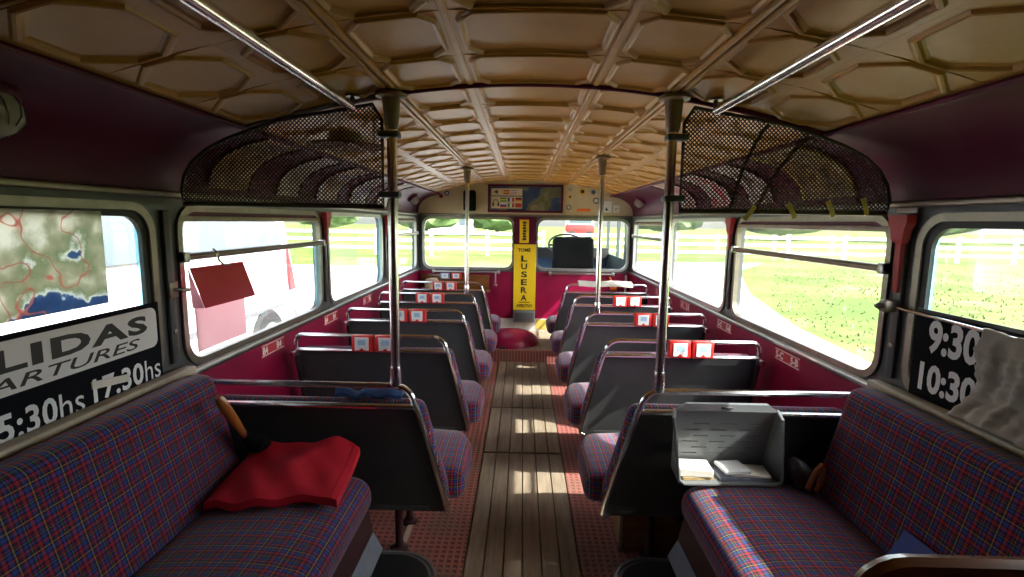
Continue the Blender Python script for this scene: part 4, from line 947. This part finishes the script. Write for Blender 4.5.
# ================================================================== OUTSIDE
GZ = -.40
gd = MB().grid(lambda u, v: (-140+280*u, -60+260*v, GZ), 2, 2).build('ground', 'meadow', smooth=False); tag(gd, 'sunlit meadow around the bus', None, kind='structure')
pv = MB().grid(lambda u, v: (-60+61.5*u, 2.0+16*v, GZ+.01), 2, 2).build('trim_4', 'pave', smooth=False); tag(pv, 'pale paved yard left of the bus', None, kind='structure')
trk = [(3.3, 3.0, .4), (3.4, 3.8, 1.5), (3.55, 5, 1.9), (3.9, 8, 1.9), (4.7, 12, 2.6), (6.5, 18, 4.2), (8.5, 22, 6.5)]
tk = MB().loft([[(x-w_, y, GZ+.02) , (x+w_*.3, y+.2, GZ+.02)] for x, y, w_ in trk], cap=False, closed=False).build('trim_5', 'dirt', smooth=False); tag(tk, 'pale dirt track curving past the right windows', None, kind='structure')
# rough grass tufts along the right of the track
mb = MB(); rnd = random.Random(3)
for k in range(5000):
    y = rnd.uniform(1.5, 20); x = 4.6+rnd.random()**1.5*16
    for (tx, ty_, tw_) in trk:
        pass
    if x < 4.4+max(0, (y-9))*.5: continue
    h = rnd.uniform(.02, .06)*(1.6 if 8 < x < 14 and 7 < y < 14 else 1); a = rnd.uniform(0, 6.28); dx, dy = math.cos(a)*.02, math.sin(a)*.02; lx, ly = rnd.uniform(-.06, .06), rnd.uniform(-.06, .06)
    mb.add([(x-dx, y-dy, GZ), (x+dx, y+dy, GZ), (x+lx, y+ly, GZ+h)], [(0, 1, 2)])
gt = mb.build('grass_tufts', 'grassblade', smooth=False); tag(gt, 'rough green grass tufts beside the dirt track', 'grass', kind='stuff')
# ranch fence
def fence(x0, x1, y, label):
    f = empty('ranch_fence', ((x0+x1)/2, y, GZ), label, 'fence', 'white ranch fences')
    n = int((x1-x0)/2.6)
    for k in range(n+1): MB().box((x0+(x1-x0)*k/n-.07, y-.07, GZ), (x0+(x1-x0)*k/n+.07, y+.07, GZ+1.25)).build('post', 'white', f, smooth=False)
    for z in (.35, .72, 1.08): MB().box((x0, y-.1, GZ+z-.07), (x1, y-.07, GZ+z+.07)).build('rail', 'white', f, smooth=False)
fence(-26, 1, 24.5, 'white rail fence beyond the left front window'); fence(2, 42, 24.5, 'white rail fence across the meadow beyond the right windows')
# trees and houses beyond
def tree(x, y, r, h, label, seed):
    rn = random.Random(seed); t = empty('tree', (x, y, GZ), label, 'tree', 'trees behind the fence')
    MB().tube([(x, y, GZ), (x, y, GZ+h*.6)], [.25, .15], 8).build('trunk', 'bark', t)
    mb = MB(); bm = bmesh.new(); bmesh.ops.create_icosphere(bm, subdivisions=3, radius=1)
    for v in bm.verts: v.index
    vs = []
    for v in bm.verts:
        k = 1+.22*math.sin(v.co.x*7+seed)*math.sin(v.co.y*6+seed*2)*math.cos(v.co.z*5)+rn.uniform(-.08, .08)
        vs.append((x+v.co.x*r*k, y+v.co.y*r*k, GZ+h*.6+v.co.z*h*.45*k))
    mb.add(vs, [tuple(v.index for v in f.verts) for f in bm.faces]); bm.free(); mb.build('crown', 'leaf', t, sharp=10)
for k, (x, y, r, h) in enumerate(((-24, 62, 4, 4.5), (-11, 58, 4, 4.2), (-3, 60, 3, 3.6), (30, 60, 5, 4), (44, 56, 5, 5), (58, 52, 6, 4.5), (75, 58, 7, 6), (20, 72, 5, 4), (92, 66, 8, 6))):
    tree(x, y, r, h, ['rounded tree behind the fence, far left', 'broad tree behind the fence seen through the left front window', 'small tree behind the fence near the yellow sign', 'low tree right of the far red bus', 'tree behind the fence seen through the right windows, left one', 'wide low tree beyond the near right window', 'tall tree beyond the near right window', 'far tree behind the driver cab', 'tree at the far right edge of the meadow'][k], k+2)
def house(x, y, w_, h, label):
    o = empty('house', (x, y, GZ), label, 'house'); MB().box((x-w_/2, y-3, GZ), (x+w_/2, y+3, GZ+h)).build('wall', 'pale', o, smooth=False)
    MB().loft([[(x-w_/2-.3, y-3.3, GZ+h), (x-w_/2-.3, y+3.3, GZ+h), (x-w_/2-.3, y, GZ+h+1.6)], [(x+w_/2+.3, y-3.3, GZ+h), (x+w_/2+.3, y+3.3, GZ+h), (x+w_/2+.3, y, GZ+h+1.6)]]).build('roof', 'roofred', o, smooth=False)
    for k in range(3): MB().box((x-w_/2+w_*(k+.5)/3-.5, y-3.05, GZ+.9), (x-w_/2+w_*(k+.5)/3+.5, y-2.99, GZ+2.1)).build('window', 'vanglass', o, smooth=False)
house(-14, 90, 11, 3, 'pale far house with tiled roof beyond the left front window')
# red bus far beyond the cab
rb = empty('red_coach', (6.5, 55, GZ), 'red and white coach parked far beyond the driver cab', 'coach')
MB().rbox((4.6, 54, GZ+.4), (7.6, 56.2, GZ+1.5), .15, 3).build('body', 'redveh', rb); MB().rbox((4.7, 54.05, GZ+1.3), (7.5, 56.15, GZ+2.3), .2, 3).build('upper_body', 'white', rb); MB().box((4.95, 54.0, GZ+1.6), (7.3, 54.06, GZ+2.0)).build('window_band', 'vanglass', rb, smooth=False)
for x in (5.2, 7.0): MB().lathe([(.42, 0), (.42, .25), (.2, .26)], Matrix.Translation((x, 54.2, GZ+.42)) @ Matrix.Rotation(R(90), 4, 'X'), 16).build('wheel', 'tyre', rb)
# white van parked left of the bus
vx = -2.75
vn = empty('white_van', (vx-.95, 3.5, GZ), 'white van parked close beside the left windows', 'van')
MB().rbox((vx-1.9, .5, GZ+.35), (vx, 6.25, GZ+2.15), .14, 4, 0, lambda c: Vector((c.x-.10*max(0, c.z-.7)*(1 if c.x > vx-.95 else -1), c.y-.28*max(0, c.z-.55)*(1 if c.y > 3 else 0), c.z))).build('body', 'van', vn)
def vface(y0, y1, z0, z1, m_, nm, d=.004): MB().slab([(y0, z0), (y1, z0), (y1-.25*(z1-z0), z1), (y0, z1)], lambda p: (vx-.10*max(0, p[1]-.7)+d, p[0], p[1]), lambda p: (vx-.10*max(0, p[1]-.7)-.01, p[0], p[1])).build(nm, m_, vn, smooth=False)
vface(4.0, 5.75, .92, 1.48, 'vanglass', 'side_window'); vface(2.35, 3.85, .92, 1.48, 'vanglass', 'side_window'); vface(.9, 2.2, .92, 1.48, 'vanglass', 'side_window')
vface(5.86, 6.0, .42, .90, 'redlens', 'tail_light', .012)
MB().rbox((vx-1.85, 5.95, GZ+.32), (vx+.05, 6.40, GZ+.62), .06, 3).build('bumper', 'bumper', vn)
MB().box((vx-.002, .7, .26), (vx+.012, 5.7, .30)).build('rubbing_strip', 'bumper', vn, smooth=False)
for y in (1.5, 5.3): 
    w_ = MB().lathe([(.33, 0), (.34, .03), (.34, .18), (.31, .21), (.2, .2)], Matrix.Translation((vx-.17, y, GZ+.34)) @ Matrix.Rotation(R(90), 4, 'Y'), 24).build('wheel', 'tyre', vn); MB().lathe([(.2, .19), (.2, .215), (.05, .225)], Matrix.Translation((vx-.17, y, GZ+.34)) @ Matrix.Rotation(R(90), 4, 'Y'), 20).build('hub_cap', 'alu', w_, origin=ORG[vn.name])
